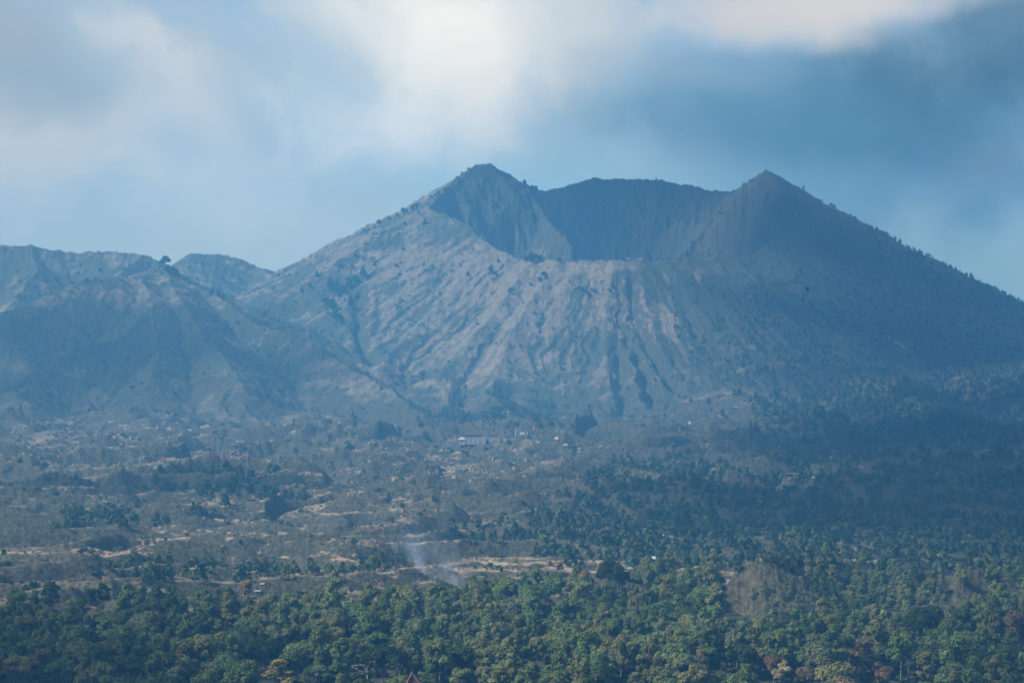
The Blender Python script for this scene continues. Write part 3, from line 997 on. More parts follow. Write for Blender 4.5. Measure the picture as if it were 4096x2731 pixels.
PALETTE_C = ['mid green'] * 5 + ['olive green'] * 3 + ['yellow-green', 'grey-green', 'grey-green', 'deep green', 'deep green', 'bright green']
PALETTE_E = ['dark green', 'deep green', 'deep green', 'mid green', 'mid green', 'dark green', 'mid green', 'olive green', 'deep green', 'grey-green', 'olive green']
EDGE_PX = [0, 350, 700, 1200, 1500, 2000, 2250, 2500, 2870, 2890, 3270, 3400, 3800, 4096, 4400]
EDGE_Y = [1556, 1562, 1566, 1580, 1596, 1620, 1650, 1690, 1690, 1515, 1520, 1540, 1535, 1535, 1535]
forest = []
xb_ = (1480 - CX) * K * 1420
yy = 1316.0
row = 0
while yy < 1705:
    stepx = 14.5
    hw = .192 * yy
    xx = -hw + (row % 2) * stepx * .5
    while xx < hw:
        x = xx + random.uniform(-5, 5); y = yy + random.uniform(-4, 4)
        xx += stepx
        px = CX + x / y / K
        if y > np.interp(px, EDGE_PX, EDGE_Y) + random.uniform(-8, 4):
            continue
        if any(math.hypot(x - a, y - b) < c + 3.5 for a, b, c, _ in taken):
            continue
        # keep the red-roofed house and the bare tree clear
        if 1330 < y < 1352 and 1570 < px < 1730:
            continue
        z = float(zat(x, y)[0])
        q = math.exp(-((px - 2050) / 1000) ** 2)
        kd = random.choices(['round', 'tall', 'clumpy', 'dome', 'cone', 'column', 'feather'],
                            [.30, .32, .20, .03, .04, .05, .07 if px > 3200 or px < 400 else .03])[0]
        pr = random.choice(PR[kd])
        s = random.uniform(.9, 1.45) * (1.0 if y < 1450 else .9)
        if px > 2900:
            s *= 1.05
        T = pr.tot * s
        tpy = CY - (z + T) / y / K
        if tpy > 2724 or px < -110 or px > 4206:
            continue
        # do not hide the landmark trees standing behind
        bad = False
        for (a, b, c, lpy) in taken + [(xb_, 1420.0, 8.0, 2610)]:
            lpx = CX + a / b / K
            if b > y and abs(px - lpx) < (c * .95 + pr.W * s * .33) / (K * y) and tpy < lpy + .6 * 18 / (K * b):
                bad = True
        if bad:
            continue
        pal = PALETTE_C if random.random() < .25 + .75 * q else PALETTE_E
        colr = random.choice(pal)
        if px > 2700 and y < 1400 and random.random() < .03:
            colr = random.choice(['rusty brown', 'dull brown', 'golden'])
        if kd == 'feather' and random.random() < .6:
            colr = random.choice(['dull brown', 'olive green'])
        forest.append((px, tpy, x, y, z, s, kd, pr, colr, T))
    yy += 13.5
    row += 1


ORD = ['nearest', 'second', 'third', 'fourth', 'fifth', 'sixth', 'seventh', 'eighth', 'ninth', 'tenth', 'eleventh', 'twelfth', 'thirteenth', 'fourteenth', 'fifteenth']


def rank_labels(items, marks):
    """(px, py, look) -> a label by look, nearest landmark, direction from it and rank"""
    out = [None] * len(items); bins = {}
    for i, (px, py, look) in enumerate(items):
        d = [math.hypot(px - m[0], (py - m[1]) * 1.6) for m in marks]
        k_ = int(np.argmin(d))
        dx, dy = px - marks[k_][0], (py - marks[k_][1]) * 1.6
        a = math.degrees(math.atan2(dy, dx))
        o = ['right of', 'below right of', 'below', 'below left of', 'left of', 'above left of', 'above', 'above right of'][int(((a + 22.5) % 360) // 45)]
        bins.setdefault((k_, o, look), []).append((d[k_], i))
    for (k_, o, look), l in bins.items():
        for r, (dd, i) in enumerate(sorted(l)):
            pre = '' if len(l) == 1 else ORD[min(r, 14)] + ' '
            out[i] = f'{pre}{look} {o} {marks[k_][2]}'
    return out


SHAPE = {'round': 'round-crowned tree', 'tall': 'tall narrow tree', 'clumpy': 'clumpy-crowned tree', 'dome': 'flat-domed tree', 'cone': 'cone-shaped tree', 'column': 'column-shaped tree', 'feather': 'feathery tree'}
labs = rank_labels([(f[0], f[1] + .3 * f[9] / (K * f[3]), f[8] + ' ' + SHAPE[f[6]]) for f in forest], LANDMARKS)
for f, lb in zip(forest, labs):
    (px, tpy, x, y, z, s, kd, pr, colr, T) = f
    nm, ct = tree_name(kd)
    c = np.array(GREENS[colr]) * random.uniform(.85, 1.18)
    plant(pr, nm, lb, ct, x, y, z, s, tuple(c), random.uniform(0, 6.28), 'trees of the foreground forest', sz=random.uniform(.92, 1.08))

# the bare tree with white limbs at the bottom
x, y, z = solve_top(1480, 2612, 15, 1318, 1500)
s_ = K * y
bt = thing('bare_tree', 'bare tree with forked white limbs at the bottom edge, left of the red-roofed house', 'bare tree', (x, y, z))
root_z = 0.0


def L2(px, py, dy=0.0):
    return ((px - 1480) * s_, dy, 15 + (2612 - py) * s_)


MB().tube([L2(1474, 2790), L2(1473, 2731), L2(1468, 2700)], [.32, .26, .2]).build('trunk', M_PALEBARK, bt, True)
for pts, r0 in [([(1468, 2700, 0), (1460, 2660, .5), (1405, 2662, 1.0)], .14), ([(1468, 2710, 0), (1450, 2690, -.4), (1432, 2677, -.8), (1404, 2662, -1)], .15),
                ([(1467, 2700, 0), (1466, 2680, .5), (1445, 2660, .8), (1438, 2655, .9)], .13), ([(1467, 2690, 0), (1470, 2668, .6), (1487, 2632, 1.5)], .11),
                ([(1488, 2720, 0), (1500, 2700, -.5), (1525, 2676, -1), (1545, 2662, -1.6), (1556, 2654, -2)], .14),
                ([(1432, 2677, -.8), (1425, 2664, -.5)], .07), ([(1525, 2676, -1), (1552, 2660, .5)], .08), ([(1474, 2740, 0), (1488, 2720, 0)], .16)]:
    MB().tube([L2(*p) for p in pts], [r0 * (1 - .6 * i / (len(pts) - 1)) for i in range(len(pts))], 5).build('limb', M_PALEBARK, bt, True)

# pines on the wooded knoll behind the bare rock
pines = []
for _ in range(4000):
    px = random.uniform(3120, 4140); Yp = random.uniform(1525, 1770)
    x = (px - CX) * K * Yp
    z = float(zat(x, Yp)[0])
    py = CY - z / Yp / K
    if z < plain_z(np.array([Yp]))[0] + 1.5:
        if random.random() > .6:
            continue
    # bare rock faces keep few trees
    rk = (2 if px < 3200 and Yp < 1640 else .8 if px < 3260 and Yp < 1640 else 0) + 1.8 * (math.exp(-((px - 3740) / 75) ** 2 - ((py - 2330) / 45) ** 2) + math.exp(-((px - 3880) / 90) ** 2 - ((py - 2420) / 45) ** 2) + math.exp(-((px - 3980) / 90) ** 2 - ((py - 2290) / 30) ** 2))
    if random.random() < rk * 1.2:
        continue
    if any(math.hypot(x - p[2], Yp - p[3]) < 6.2 for p in pines):
        continue
    pines.append((px, py, x, Yp, z, random.choice(['feather', 'feather', 'cone', 'clumpy', 'tall'])))
    if len(pines) >= 190:
        break
for (px, py) in [(3010, 2400), (3060, 2380), (3090, 2430), (3130, 2460), (3160, 2400), (3190, 2440), (3070, 2450), (3140, 2350)]:
    x, y, z = hit(px, py, 1560)
    pines.append((px, py, x, y, z, 'feather'))
PINE_MARKS = [(3030, 2330, 'the bare rocky knoll'), (3330, 2230, 'the bare hilltop'), (3740, 2300, 'the small right-hand outcrop'), (3960, 2290, 'the dark outcrop far right'),
              (3870, 2410, 'the pale rock lower right'), (3500, 2400, 'the wooded slope centre'), (3690, 2450, 'the large tree below the outcrop')]
PSH = {'feather': 'feathery pine', 'cone': 'pointed pine', 'clumpy': 'clumpy pine', 'tall': 'slender pine'}
plooks = []
for p in pines:
    plooks.append(random.choice(['dark green', 'deep green', 'olive green', 'grey-green', 'mid green']))
labs = rank_labels([(p[0], p[1] - 30, l + ' ' + PSH[p[5]]) for p, l in zip(pines, plooks)], PINE_MARKS)
for p, l, lb in zip(pines, plooks, labs):
    pr = random.choice(PR[p[5]])
    s = random.uniform(.5, .75) * (.6 if p[0] < 3200 and p[1] > 2340 else 1)
    plant(pr, 'pine_tree', lb, 'pine tree', p[2], p[3], p[4] - .4, s, tuple(np.array(GREENS[l]) * random.uniform(.85, 1.2)), random.uniform(0, 6.28), 'pines on the right-hand knolls')

# ------------------------------------------------------------------ single trees on the mountain
def small_tree(kind, seed):
    V, F, T, L = crown_mesh('crown', kind, 8, {'cone': 6.0, 'round': 8.5, 'tall': 5.5}[kind], seed, .62, 1.0, True)
    V = V + np.array([0, 0, 1.2])
    nv = len(V)
    mb = MB().tube([(0, 0, -1.5), (0, 0, 1.2), (.1, 0, 5)], [.3, .25, .08], 5)
    F3 = [f for f in F]
    q = [f for f in mb.f if len(f) == 4]
    V = np.concatenate([V, np.array(mb.v)])
    T = np.concatenate([T, np.tile([1.1, .8, .6, 1], (len(mb.v), 1))])
    o = mesh_np('mountain_tree', V, F3 + [np.array(q) + nv], M_LEAF, attrs={'tone': T})
    me = o.data; bpy.data.objects.remove(o)
    return me


ST = {k_: [small_tree(k_, 900 + i * 7 + j) for j in range(3)] for i, k_ in enumerate(('cone', 'round', 'tall'))}
MTREES = [  # px, py of the foot, height in photo px, kind
    (1871, 1104, 20, 'cone'), (1966, 1085, 28, 'cone'), (1993, 1053, 20, 'cone'), (1699, 899, 24, 'cone'), (1674, 863, 20, 'round'), (1617, 902, 14, 'round'),
    (2045, 1174, 28, 'round'), (1986, 1104, 15, 'cone'), (2123, 1145, 18, 'round'), (1968, 1180, 12, 'round'), (1759, 1180, 16, 'round'), (1421, 1030, 22, 'cone'),
    (1361, 1070, 24, 'cone'), (1431, 1203, 36, 'cone'), (1402, 1230, 40, 'tall'), (1453, 1112, 45, 'cone'), (1322, 1163, 45, 'tall'), (1345, 1176, 58, 'cone'),
    (1367, 1178, 46, 'round'), (1396, 1157, 48, 'cone'), (1421, 1144, 44, 'round'), (1498, 1068, 20, 'tall'), (1408, 1068, 18, 'cone'), (1584, 1074, 20, 'round'),
    (2158, 1129, 24, 'round'), (2177, 1112, 28, 'round'), (1329, 1246, 48, 'tall'), (1340, 1270, 40, 'cone'), (1364, 1298, 40, 'tall'), (1303, 1225, 38, 'round'),
    (2098, 752, 30, 'tall'), (2129, 766, 28, 'round'), (2144, 768, 24, 'tall'), (1833, 730, 11, 'cone'), (1810, 748, 14, 'tall'), (1795, 755, 9, 'round'), (1778, 766, 18, 'round'),
    (1753, 778, 16, 'round'), (1740, 786, 14, 'round'), (1724, 796, 18, 'round'), (1663, 838, 26, 'round'), (1648, 845, 24, 'tall'), (1625, 852, 20, 'round'), (1612, 856, 28, 'round'),
    (1590, 868, 16, 'round'), (1558, 884, 18, 'round'), (1515, 905, 30, 'round'), (1498, 912, 10, 'cone'), (1396, 953, 10, 'round'),
    (663, 1066, 46, 'round'), (645, 1064, 26, 'round'), (670, 1090, 34, 'round'), (708, 1104, 30, 'cone'), (690, 1096, 30, 'round'), (848, 1176, 28, 'cone'), (874, 1189, 30, 'cone'), (892, 1201, 25, 'cone'),
    (893, 1128, 20, 'round'), (1094, 1157, 16, 'cone'), (928, 1106, 14, 'round'), (593, 1066, 14, 'round'), (290, 1138, 14, 'round'), (348, 1128, 18, 'round'),
    (1059, 1259, 18, 'round'), (1269, 1106, 25, 'cone'), (1237, 1151, 22, 'round'), (1205, 1170, 20, 'cone'), (2100, 1047, 28, 'round'), (2122, 1048, 34, 'tall'), (2140, 1050, 36, 'round'), (2160, 1052, 30, 'tall'),
    (2237, 1050, 20, 'round'), (2298, 1048, 18, 'round'), (3214, 752, 16, 'tall'), (3288, 798, 12, 'round'), (3323, 815, 18, 'round'), (3335, 822, 16, 'tall'), (3884, 1100, 20, 'tall'), (3825, 1076, 14, 'cone'),
    (2650, 1045, 14, 'round'), (2720, 1045, 12, 'round'), (2580, 1048, 10, 'round'), (2860, 1050, 14, 'round'), (400, 1090, 16, 'round'), (500, 1030, 8, 'round'),
    (2440, 1170, 18, 'round'), (2380, 1175, 22, 'round'), (2320, 1165, 24, 'round'), (2350, 1182, 20, 'round'), (1060, 1300, 16, 'round'),
]
MMARKS = [(1959, 657, 'the left peak'), (3065, 677, 'the right peak'), (2450, 1042, "the crater's front lip"), (1123, 1071, 'the saddle'), (870, 1007, 'the rounded back hill'),
          (400, 1135, "the left cone's flat crest"), (1720, 1000, 'the bright slope'), (1380, 1170, 'the shaded gully'), (3700, 1000, 'the right skyline slope'), (2130, 1040, 'the lip corner')]
ML = {'cone': 'dark pointed tree', 'round': 'dark rounded tree', 'tall': 'dark slender tree'}
labs = rank_labels([(t[0], t[1] - t[2] / 2, ('tall ' if t[2] > 27 else 'small ' if t[2] < 15 else '') + ML[t[3]]) for t in MTREES], MMARKS)
for t, lb in zip(MTREES, labs):
    x, y, z = hit(t[0], t[1], 3300)
    h = t[2] * K * y
    o = bpy.data.objects.new('mountain_tree', random.choice(ST[t[3]])); COL.objects.link(o)
    s = h / 9.2
    o.location = (x, y, z - .3); o.scale = (s * random.uniform(.9, 1.25), s * 1.0, s); o.rotation_euler = (0, 0, random.uniform(0, 6.28))
    o.color = (.03, .05, .024, 1)
    tag(o, lb, 'mountain tree', 'single trees on the mountain')

# ------------------------------------------------------------------ scrub and far woods (beyond counting)
WOODS = [(3050, 1300, 330, 110, .8), (3450, 1420, 420, 260, .9), (3900, 1300, 380, 260, .9), (3750, 1700, 600, 220, .8), (3800, 1880, 450, 120, 1.3), (3650, 2100, 550, 140, 1.2),
         (2700, 1960, 350, 120, 1.1), (2500, 2030, 330, 80, 1.0), (2850, 2100, 300, 60, .8), (2350, 2190, 260, 55, 1.0), (2650, 2170, 250, 60, .8), (870, 1920, 200, 45, 1.3), (640, 1960, 200, 40, .5),
         (1100, 2000, 250, 40, .5), (480, 2090, 330, 45, .7), (1000, 2320, 260, 40, .9), (620, 2290, 250, 40, .7), (2000, 1690, 300, 60, .55), (1950, 1580, 220, 60, .4), (2900, 2230, 420, 60, 1.1),
         (2200, 2060, 200, 40, .5), (3200, 1950, 200, 50, .4), (2150, 1045, 60, 15, .7), (2400, 1170, 100, 22, .5), (3300, 2200, 600, 70, 1.0), (3900, 2250, 400, 60, 1.2), (1500, 2290, 500, 60, .2),
         (1370, 1190, 70, 70, .6), (760, 1120, 120, 35, .5), (1500, 930, 60, 20, .5), (2000, 2140, 300, 40, .4), (3500, 1030, 260, 160, .7), (3800, 1120, 300, 90, .9)]
vis = (GY > 1600) & (GY < 5200) & (PXg > -500) & (PXg < 4600)
vi = np.nonzero(vis.ravel())[0]
vpx, vpy = PXg.ravel()[vi], PYg.ravel()[vi]
dens = patch(WOODS, vpx, vpy)
clump = sstep(0, .4, fbm(V[vi, 0] / 60, V[vi, 1] / 90, 3, .55, 19))
area = (np.abs(dXc) * np.gradient(ROWS)[:, None]).ravel()[vi]
foreg = sstep(.12, .5, dens * (.45 + .8 * clump))


def scatter(weight, n, seed):
    rng = np.random.default_rng(seed)
    w = weight / weight.sum()
    k_ = rng.choice(len(vi), n, replace=False, p=w)
    P = V[vi[k_]].copy()
    P[:, 0] += rng.uniform(-.5, .5, n) * np.maximum(4, dXc.ravel()[vi[k_]] * 1.2); P[:, 1] += rng.uniform(-1.5, 1.5, n)
    P[:, 2] = np.minimum(P[:, 2], zat(P[:, 0], P[:, 1]))
    return P, k_, rng


def scrub_mesh(name, P, hs, ws, cols, ncard, rng, cone=.0):
    """leaf sprays around every stem position"""
    n = len(P)
    u = unit(n * ncard, rng).reshape(n, ncard, 3)
    u[:, :, 2] = np.abs(u[:, :, 2]) * 2 - .9
    zz = np.clip(u[:, :, 2] * .5 + .5, 0, 1)
    taper = 1 - cone * zz
    rad = rng.uniform(.55, 1, (n, ncard))
    off = np.stack([u[:, :, 0] * ws[:, None] * .5 * rad * taper, u[:, :, 1] * ws[:, None] * .5 * rad * taper, hs[:, None] * (.08 + .88 * zz)], -1)
    Q = (P[:, None, :] + off).reshape(-1, 3)
    N = u.reshape(-1, 3) + .6 * unit(n * ncard, rng); N /= np.linalg.norm(N, axis=1, keepdims=True) + 1e-9
    S = np.repeat(ws * .5 * (1.0 if ncard > 20 else 1.35) / math.sqrt(ncard) * 2.0, ncard) * rng.uniform(.7, 1.2, n * ncard)
    q, f = cards(Q, N, S, rng)
    tn = rng.uniform(.7, 1.3, (n, ncard, 1)) * cols[:, None, :]
    tone = np.concatenate([tn, np.ones((n, ncard, 1))], -1).reshape(-1, 4)
    return mesh_np(name, q, [f], M_SCRUB, attrs={'tone': np.repeat(tone, 4, axis=0)})


def scrub_cols(n, rng, base):
    b = np.array(base)[rng.integers(0, len(base), n)]
    return b * rng.uniform(.75, 1.25, (n, 1))


W_N = 12000
P, k_, rng = scatter(area * foreg * (vpy < 2330), W_N, 5)
hs = rng.uniform(5.5, 11, W_N) * np.where(P[:, 1] > 4100, .7, 1); ws = hs * rng.uniform(.7, 1.1, W_N)
tag(scrub_mesh('hillside_woodland', P, hs, ws, scrub_cols(W_N, rng, [(0.049, 0.084, 0.039), (0.070, 0.105, 0.042), (0.042, 0.070, 0.042), (0.098, 0.119, 0.049)]), 34, rng, .45), kind='stuff')
S_N = 11000
sw = area * (.05 + clump) * (.35 + np.clip(.6 - grass.ravel()[vi], 0, 1)) * (1 - .8 * foreg) * np.where(vpy > 1700, 1.1, .6) * np.where((vpy < 1040) & (vpx > 1900) & (vpx < 2900), .4, 1)
P, k_, rng = scatter(sw, S_N, 6)
hs = (1.0 + 3.0 * rng.random(S_N) ** 3); ws = hs * rng.uniform(.9, 1.6, S_N)
tag(scrub_mesh('scrub', P, hs, ws, scrub_cols(S_N, rng, [(0.063, 0.091, 0.042), (0.084, 0.105, 0.049), (0.056, 0.077, 0.042), (0.126, 0.133, 0.063)]), 10, rng), kind='stuff')
G_N = 4000
P, k_, rng = scatter(area * np.clip(grass.ravel()[vi] - .45, 0, 1) * (vpy > 1640) * (1 - foreg), G_N, 8)
hs = rng.uniform(.5, 1.1, G_N); ws = rng.uniform(1.5, 3.5, G_N)
tag(scrub_mesh('dry_grass', P, hs, ws, scrub_cols(G_N, rng, [(.31, .225, .155), (.26, .185, .125), (.36, .27, .18)]), 7, rng), kind='stuff')
U_N = 4200
rng = np.random.default_rng(21)
uy = rng.uniform(1300, 1700, U_N); ux = rng.uniform(-.27, .27, U_N) * uy
upx = CX + ux / uy / K
ok = (uy < np.interp(upx, EDGE_PX, EDGE_Y) + 6 + 34 * ((upx > 2850) & (upx < 3400)))
ux, uy = ux[ok], uy[ok]; U_N = len(ux)
P = np.stack([ux, uy, zat(ux, uy) - .2], -1)
hs = rng.uniform(2.0, 5.5, U_N) * np.where(np.abs(upx[ok] - CX) > 2200, 2.6, 1); ws = rng.uniform(4, 8, U_N)
tag(scrub_mesh('undergrowth', P, hs, ws, scrub_cols(U_N, rng, [(.05, .07, .035), (.06, .085, .04), (.08, .095, .045)]), 40, rng, .2), kind='stuff')

# ------------------------------------------------------------------ buildings and small things
M_WHITE = simple_mat('white_paint', (.62, .62, .61), .6, .08)
M_GREYWALL = simple_mat('grey_stone', (.30, .29, .28), .9, .2)
M_PALEWALL = simple_mat('pale_wall', (.33, .33, .32), .85, .12)
M_DARKSTONE = simple_mat('dark_stone', (.20, .20, .21), .9, .3)
M_THATCH = simple_mat('dark_thatch', (.13, .12, .12), .95, .3)
M_TILE = simple_mat('brown_tile', (.10, .065, .055), .85, .25)
M_REDTILE = simple_mat('red_tile', (.24, .10, .07), .8, .25)
M_SHEET = simple_mat('roof_sheet', (.50, .53, .55), .6, .15)
M_YELLOW = simple_mat('yellow_roof', (.72, .52, .16), .7, .1)
M_ORANGE = simple_mat('orange_plastic', (.75, .27, .06), .5, .08)
M_RED = simple_mat('red_cloth', (.62, .05, .06), .8, .2)
M_WOOD = simple_mat('timber', (.25, .17, .10), .85, .25)
M_STRAW = simple_mat('straw_thatch', (.38, .30, .20), .95, .25)
M_DARK = simple_mat('dark_opening', (.02, .02, .022), .9, .1)
M_GLASS = simple_mat('window_glass', (.03, .04, .05), .15, .1)
M_BLACK = simple_mat('insect_black', (.008, .008, .009), .7, .2)
M_TYRE = simple_mat('tyre_rubber', (.015, .015, .015), .9, .1)
M_FIELD = simple_mat('field_wall', (.28, .26, .24), .9, .2)


def ground(px, py, ymin=1560):
    x, y, z = hit(px, py, ymin)
    return x, y, z, K * y


# temple terrace wall
x, y, z, s = ground(1935, 1768, 2600)
TY = y
tw = thing('terrace_wall', 'long pale grey terrace wall in front of the temple', 'wall', (x, y, z))
w = 143 * s
MB().box(-w / 2, w / 2, 0, 1.2, -3, 4.6).build('wall', M_PALEWALL, tw)
MB().box(-w / 2 - .3, w / 2 + .3, -.25, 1.45, 4.6, 5.0).build('coping', M_GREYWALL, tw)
for i in range(9):
    xx = -w / 2 + w * i / 8
    MB().box(xx - .35, xx + .35, -.35, -.003, -3, 4.6).build('pilaster', M_GREYWALL, tw)
st = MB()
for i in range(8):
    st.box(-2.1, 2.1, -.4 - .55 * (8 - i), -.36 - .55 * (7 - i), -3, 4.6 * (i + 1) / 8.2)
st.build('stair', M_GREYWALL, tw)


def onwall(px, dy=6):
    """a spot on the terrace behind the wall"""
    return (px - CX) * K * (TY + dy), TY + dy, z + 4.4


def meru(px, dy, h, w0, tiers, label):
    X_, Y_, Z_ = onwall(px, dy)
    t = thing('meru_tower', label, 'shrine tower', (X_, Y_, Z_ - 1.5))
    MB().box(-w0 * .5, w0 * .5, -w0 * .5, w0 * .5, -4, 2.2).build('base', M_DARKSTONE, t)
    z0 = 2.2
    step = (h - 2.2) / tiers
    for i in range(tiers):
        f = 1 - .62 * i / max(1, tiers - 1)
        MB().box(-w0 * .24 * f, w0 * .24 * f, -w0 * .24 * f, w0 * .24 * f, z0, z0 + step * .5).build('tier_body', M_TILE, t)
        MB().hip(0, 0, z0 + step * .5, w0 * .56 * f, w0 * .56 * f, step * .62, 0, .12).build('tier_roof', M_THATCH, t)
        z0 += step
    MB().lathe([(.16, z0), (.22, z0 + .3), (.06, z0 + .9)]).build('finial', M_WHITE, t)
    return t


meru(1974, 14, 15.5, 7.2, 7, 'larger many-tiered dark temple tower in the temple middle')
meru(2044, 12, 11, 4.0, 5, 'slim pale-tipped tiered temple tower at the temple right')


def gate(px, dy, h, w0, label):
    X_, Y_, Z_ = onwall(px, dy)
    t = thing('temple_gate', label, 'gate', (X_, Y_, Z_ - 1))
    for sgn in (-1, 1):
        m_ = MB()
        for i in range(6):
            a = 1 - i / 7
            xa, xb = .6 * sgn, (.6 + (w0 * .5 - .6) * a) * sgn
            m_.box(min(xa, xb), max(xa, xb), -1.0 * a - .2, 1.0 * a + .2, h * i / 6 if i else -3, h * (i + 1) / 6 - .02)
        m_.lathe([(.28, h), (.32, h + .2), (.04, h + .9)], 1.0 * sgn, 0, 8)
        m_.build('gate_pillar', M_DARKSTONE, t)
    MB().box(-.6, .6, -.5, .5, h * .55, h * .78).build('lintel', M_DARKSTONE, t)
    return t


gate(1944, 3, 8.0, 8.0, 'left dark stone temple gate above the terrace wall')
gate(2006, 3, 8.5, 8.5, 'right dark stone temple gate above the terrace wall')


def pavilion(name, label, cat, loc, hx, hy, wall_h, roof_h, wall_m, roof_m, ridge=0.0, open_=False, group=None, opening=True, rz=0):
    t = thing(name, label, cat, loc, rz, group)
    if open_:
        for sx in (-1, 1):
            for sy in (-1, 1):
                MB().box(sx * hx * .85 - .15, sx * hx * .85 + .15, sy * hy * .85 - .15, sy * hy * .85 + .15, -2.5, wall_h).build('post', M_WOOD, t)
        MB().box(-hx, hx, -hy, hy, -2.5, .35).build('platform', wall_m, t)
    else:
        MB().box(-hx * .9, hx * .9, -hy * .9, hy * .9, -2.5, wall_h).build('wall', wall_m, t)
        if opening:
            MB().box(-hx * .25, hx * .05, -hy * .9 - .06, -hy * .9 + .05, 0, wall_h * .75).build('door', M_DARK, t)
            MB().box(hx * .35, hx * .65, -hy * .9 - .06, -hy * .9 + .05, wall_h * .35, wall_h * .75).build('window', M_GLASS, t)
    MB().hip(0, 0, wall_h, hx * 1.12, hy * 1.12, roof_h, ridge).build('roof', roof_m, t)
    return t


pavilion('temple_hall', 'wide brown-roofed temple hall at the temple left end', 'temple hall', onwall(1893, 10), 9.5, 4, 2.6, 5.2, M_DARKSTONE, M_TILE, 4.5)
pavilion('temple_hall', 'brown-roofed temple hall below the larger tiered tower', 'temple hall', onwall(1971, 5), 7, 3, 2.0, 3.6, M_DARKSTONE, M_TILE, 4)
pavilion('temple_shrine', 'small roofed shrine left of the slim tiered tower', 'shrine', onwall(2032, 5), 2.4, 2.2, 2.0, 2.4, M_DARKSTONE, M_THATCH, .6)
x1, y1, z1, s1 = ground(1848, 1770, 2600)
pavilion('small_pavilion', 'small white-roofed pavilion at the left end of the terrace wall', 'pavilion', (x1, y1 - 3, z1), 3.9, 3, 3.4, 2.4, M_PALEWALL, M_SHEET, .3)
x1, y1, z1, s1 = ground(2093, 1744, 2600)
t = thing('flat_roofed_house', 'small flat-roofed white house right of the temple', 'house', (x1, y1, z1))
MB().box(-3.9, 1.9, 0, 5, -3, 3.4).build('wall', M_WHITE, t)
MB().box(1.9, 3.4, .6, 5, -3, 3.2).build('dark_bay', M_DARK, t)
MB().box(3.4, 4.9, 0, 5, -3, 2.9).build('side_wall', M_WHITE, t)
MB().box(-4.2, 2.2, -.3, 5.3, 3.4, 3.75).build('roof', M_DARKSTONE, t)
x1, y1, z1, s1 = ground(2137, 1733, 2600)
t = thing('water_tank', 'small round orange tank on the slope right of the temple', 'water tank', (x1, y1, z1))
MB().lathe([(.75, 1.0), (1.1, 1.3), (1.2, 2.0), (1.1, 2.7), (.7, 3.2), (.2, 3.4)], 0, 0, 14).build('tank', M_ORANGE, t, True)
MB().lathe([(.6, -2), (.55, 1.0)], 0, 0, 8).build('stand', M_GREYWALL, t)
x1, y1, z1, s1 = ground(2064, 1740, 2600)
t = thing('stone_statue', 'tall pale stone statue right of the slim tiered tower', 'statue', (x1, y1, z1))
MB().lathe([(1.5, -2), (1.5, 1.2), (1.0, 1.6), (1.2, 3), (.9, 5), (1.15, 6.2), (.6, 7.0), (.6, 7.6), (.1, 9)], 0, 0, 8).build('figure', M_GREYWALL, t, True)

# the bench right of the temple
x1, y1, z1, s1 = ground(2226, 1768, 2600)
pavilion('yellow_pavilion', 'open pavilion with pointed yellow roof on the lava bench', 'pavilion', (x1, y1, z1), 2.2, 2.2, 2.4, 3.2, M_WOOD, M_YELLOW, 0, True)
x1, y1, z1, s1 = ground(2240, 1818, 2600)
t = thing('flag_pole', 'tall thin flag pole below the yellow-roofed pavilion', 'flag pole', (x1, y1, z1))
MB().tube([(0, 0, -2), (0, 0, 13.5)], [.16, .08], 6).build('pole', M_PALEBARK, t)
MB().box(.1, 1.3, -.03, .03, 12.4, 13.4).build('flag', M_WHITE, t)


def shed(name, label, loc, w, d, h, slope_, wall_m, roof_m, open_front=True, group=None):
    t = thing(name, label, 'shed', loc, 0, group)
    MB().box(-w / 2, w / 2, d - .2, d, -2.5, h).build('back_wall', wall_m, t)
    for sx in (-1, 1):
        MB().box(sx * w / 2 - .12 - (.13 if sx > 0 else -.13), sx * w / 2 + .12 - (.13 if sx > 0 else -.13), .3, d - .203, -2.5, h - .05).build('side_wall', wall_m, t)
    n = max(2, int(w / 4))
    for i in range(n + 1):
        xx = -w / 2 + w * i / n
        MB().box(xx - .09, xx + .09, 0, .18, -2.5, h - slope_).build('post', M_WOOD, t)
    r = MB()
    a, b = h - slope_, h + .15
    vs = [(-w / 2 - .5, -.7, a - .1), (w / 2 + .5, -.7, a - .1), (w / 2 + .5, d + .4, b + .05), (-w / 2 - .5, d + .4, b + .05)]
    vs += [(p[0], p[1], p[2] + .14) for p in vs]
    r.add(vs, [(0, 3, 2, 1), (4, 5, 6, 7), (0, 1, 5, 4), (1, 2, 6, 5), (2, 3, 7, 6), (3, 0, 4, 7)])
    r.build('roof', roof_m, t)
    return t


x1, y1, z1, s1 = ground(2300, 1797, 2600)
shed('long_shed', 'long open shed with thin white roof right of the flag pole', (x1, y1, z1), 46 * s1, 5, 3.4, -.6, M_WOOD, M_SHEET)
x1, y1, z1, s1 = ground(2261, 1796, 2600)
pavilion('grey_hut', 'small grey-roofed hut between flag pole and long white-roofed shed', 'hut', (x1, y1, z1), 2.7, 2.4, 2.2, 2.0, M_WOOD, M_GREYWALL, 1.6)
x1, y1, z1, s1 = ground(2317, 1808, 2600)
pavilion('pink_hut', 'low pale-roofed hut below the long white-roofed shed', 'hut', (x1, y1, z1), 2.0, 1.8, 1.6, 1.2, M_PALEWALL, M_STRAW, 1.0)


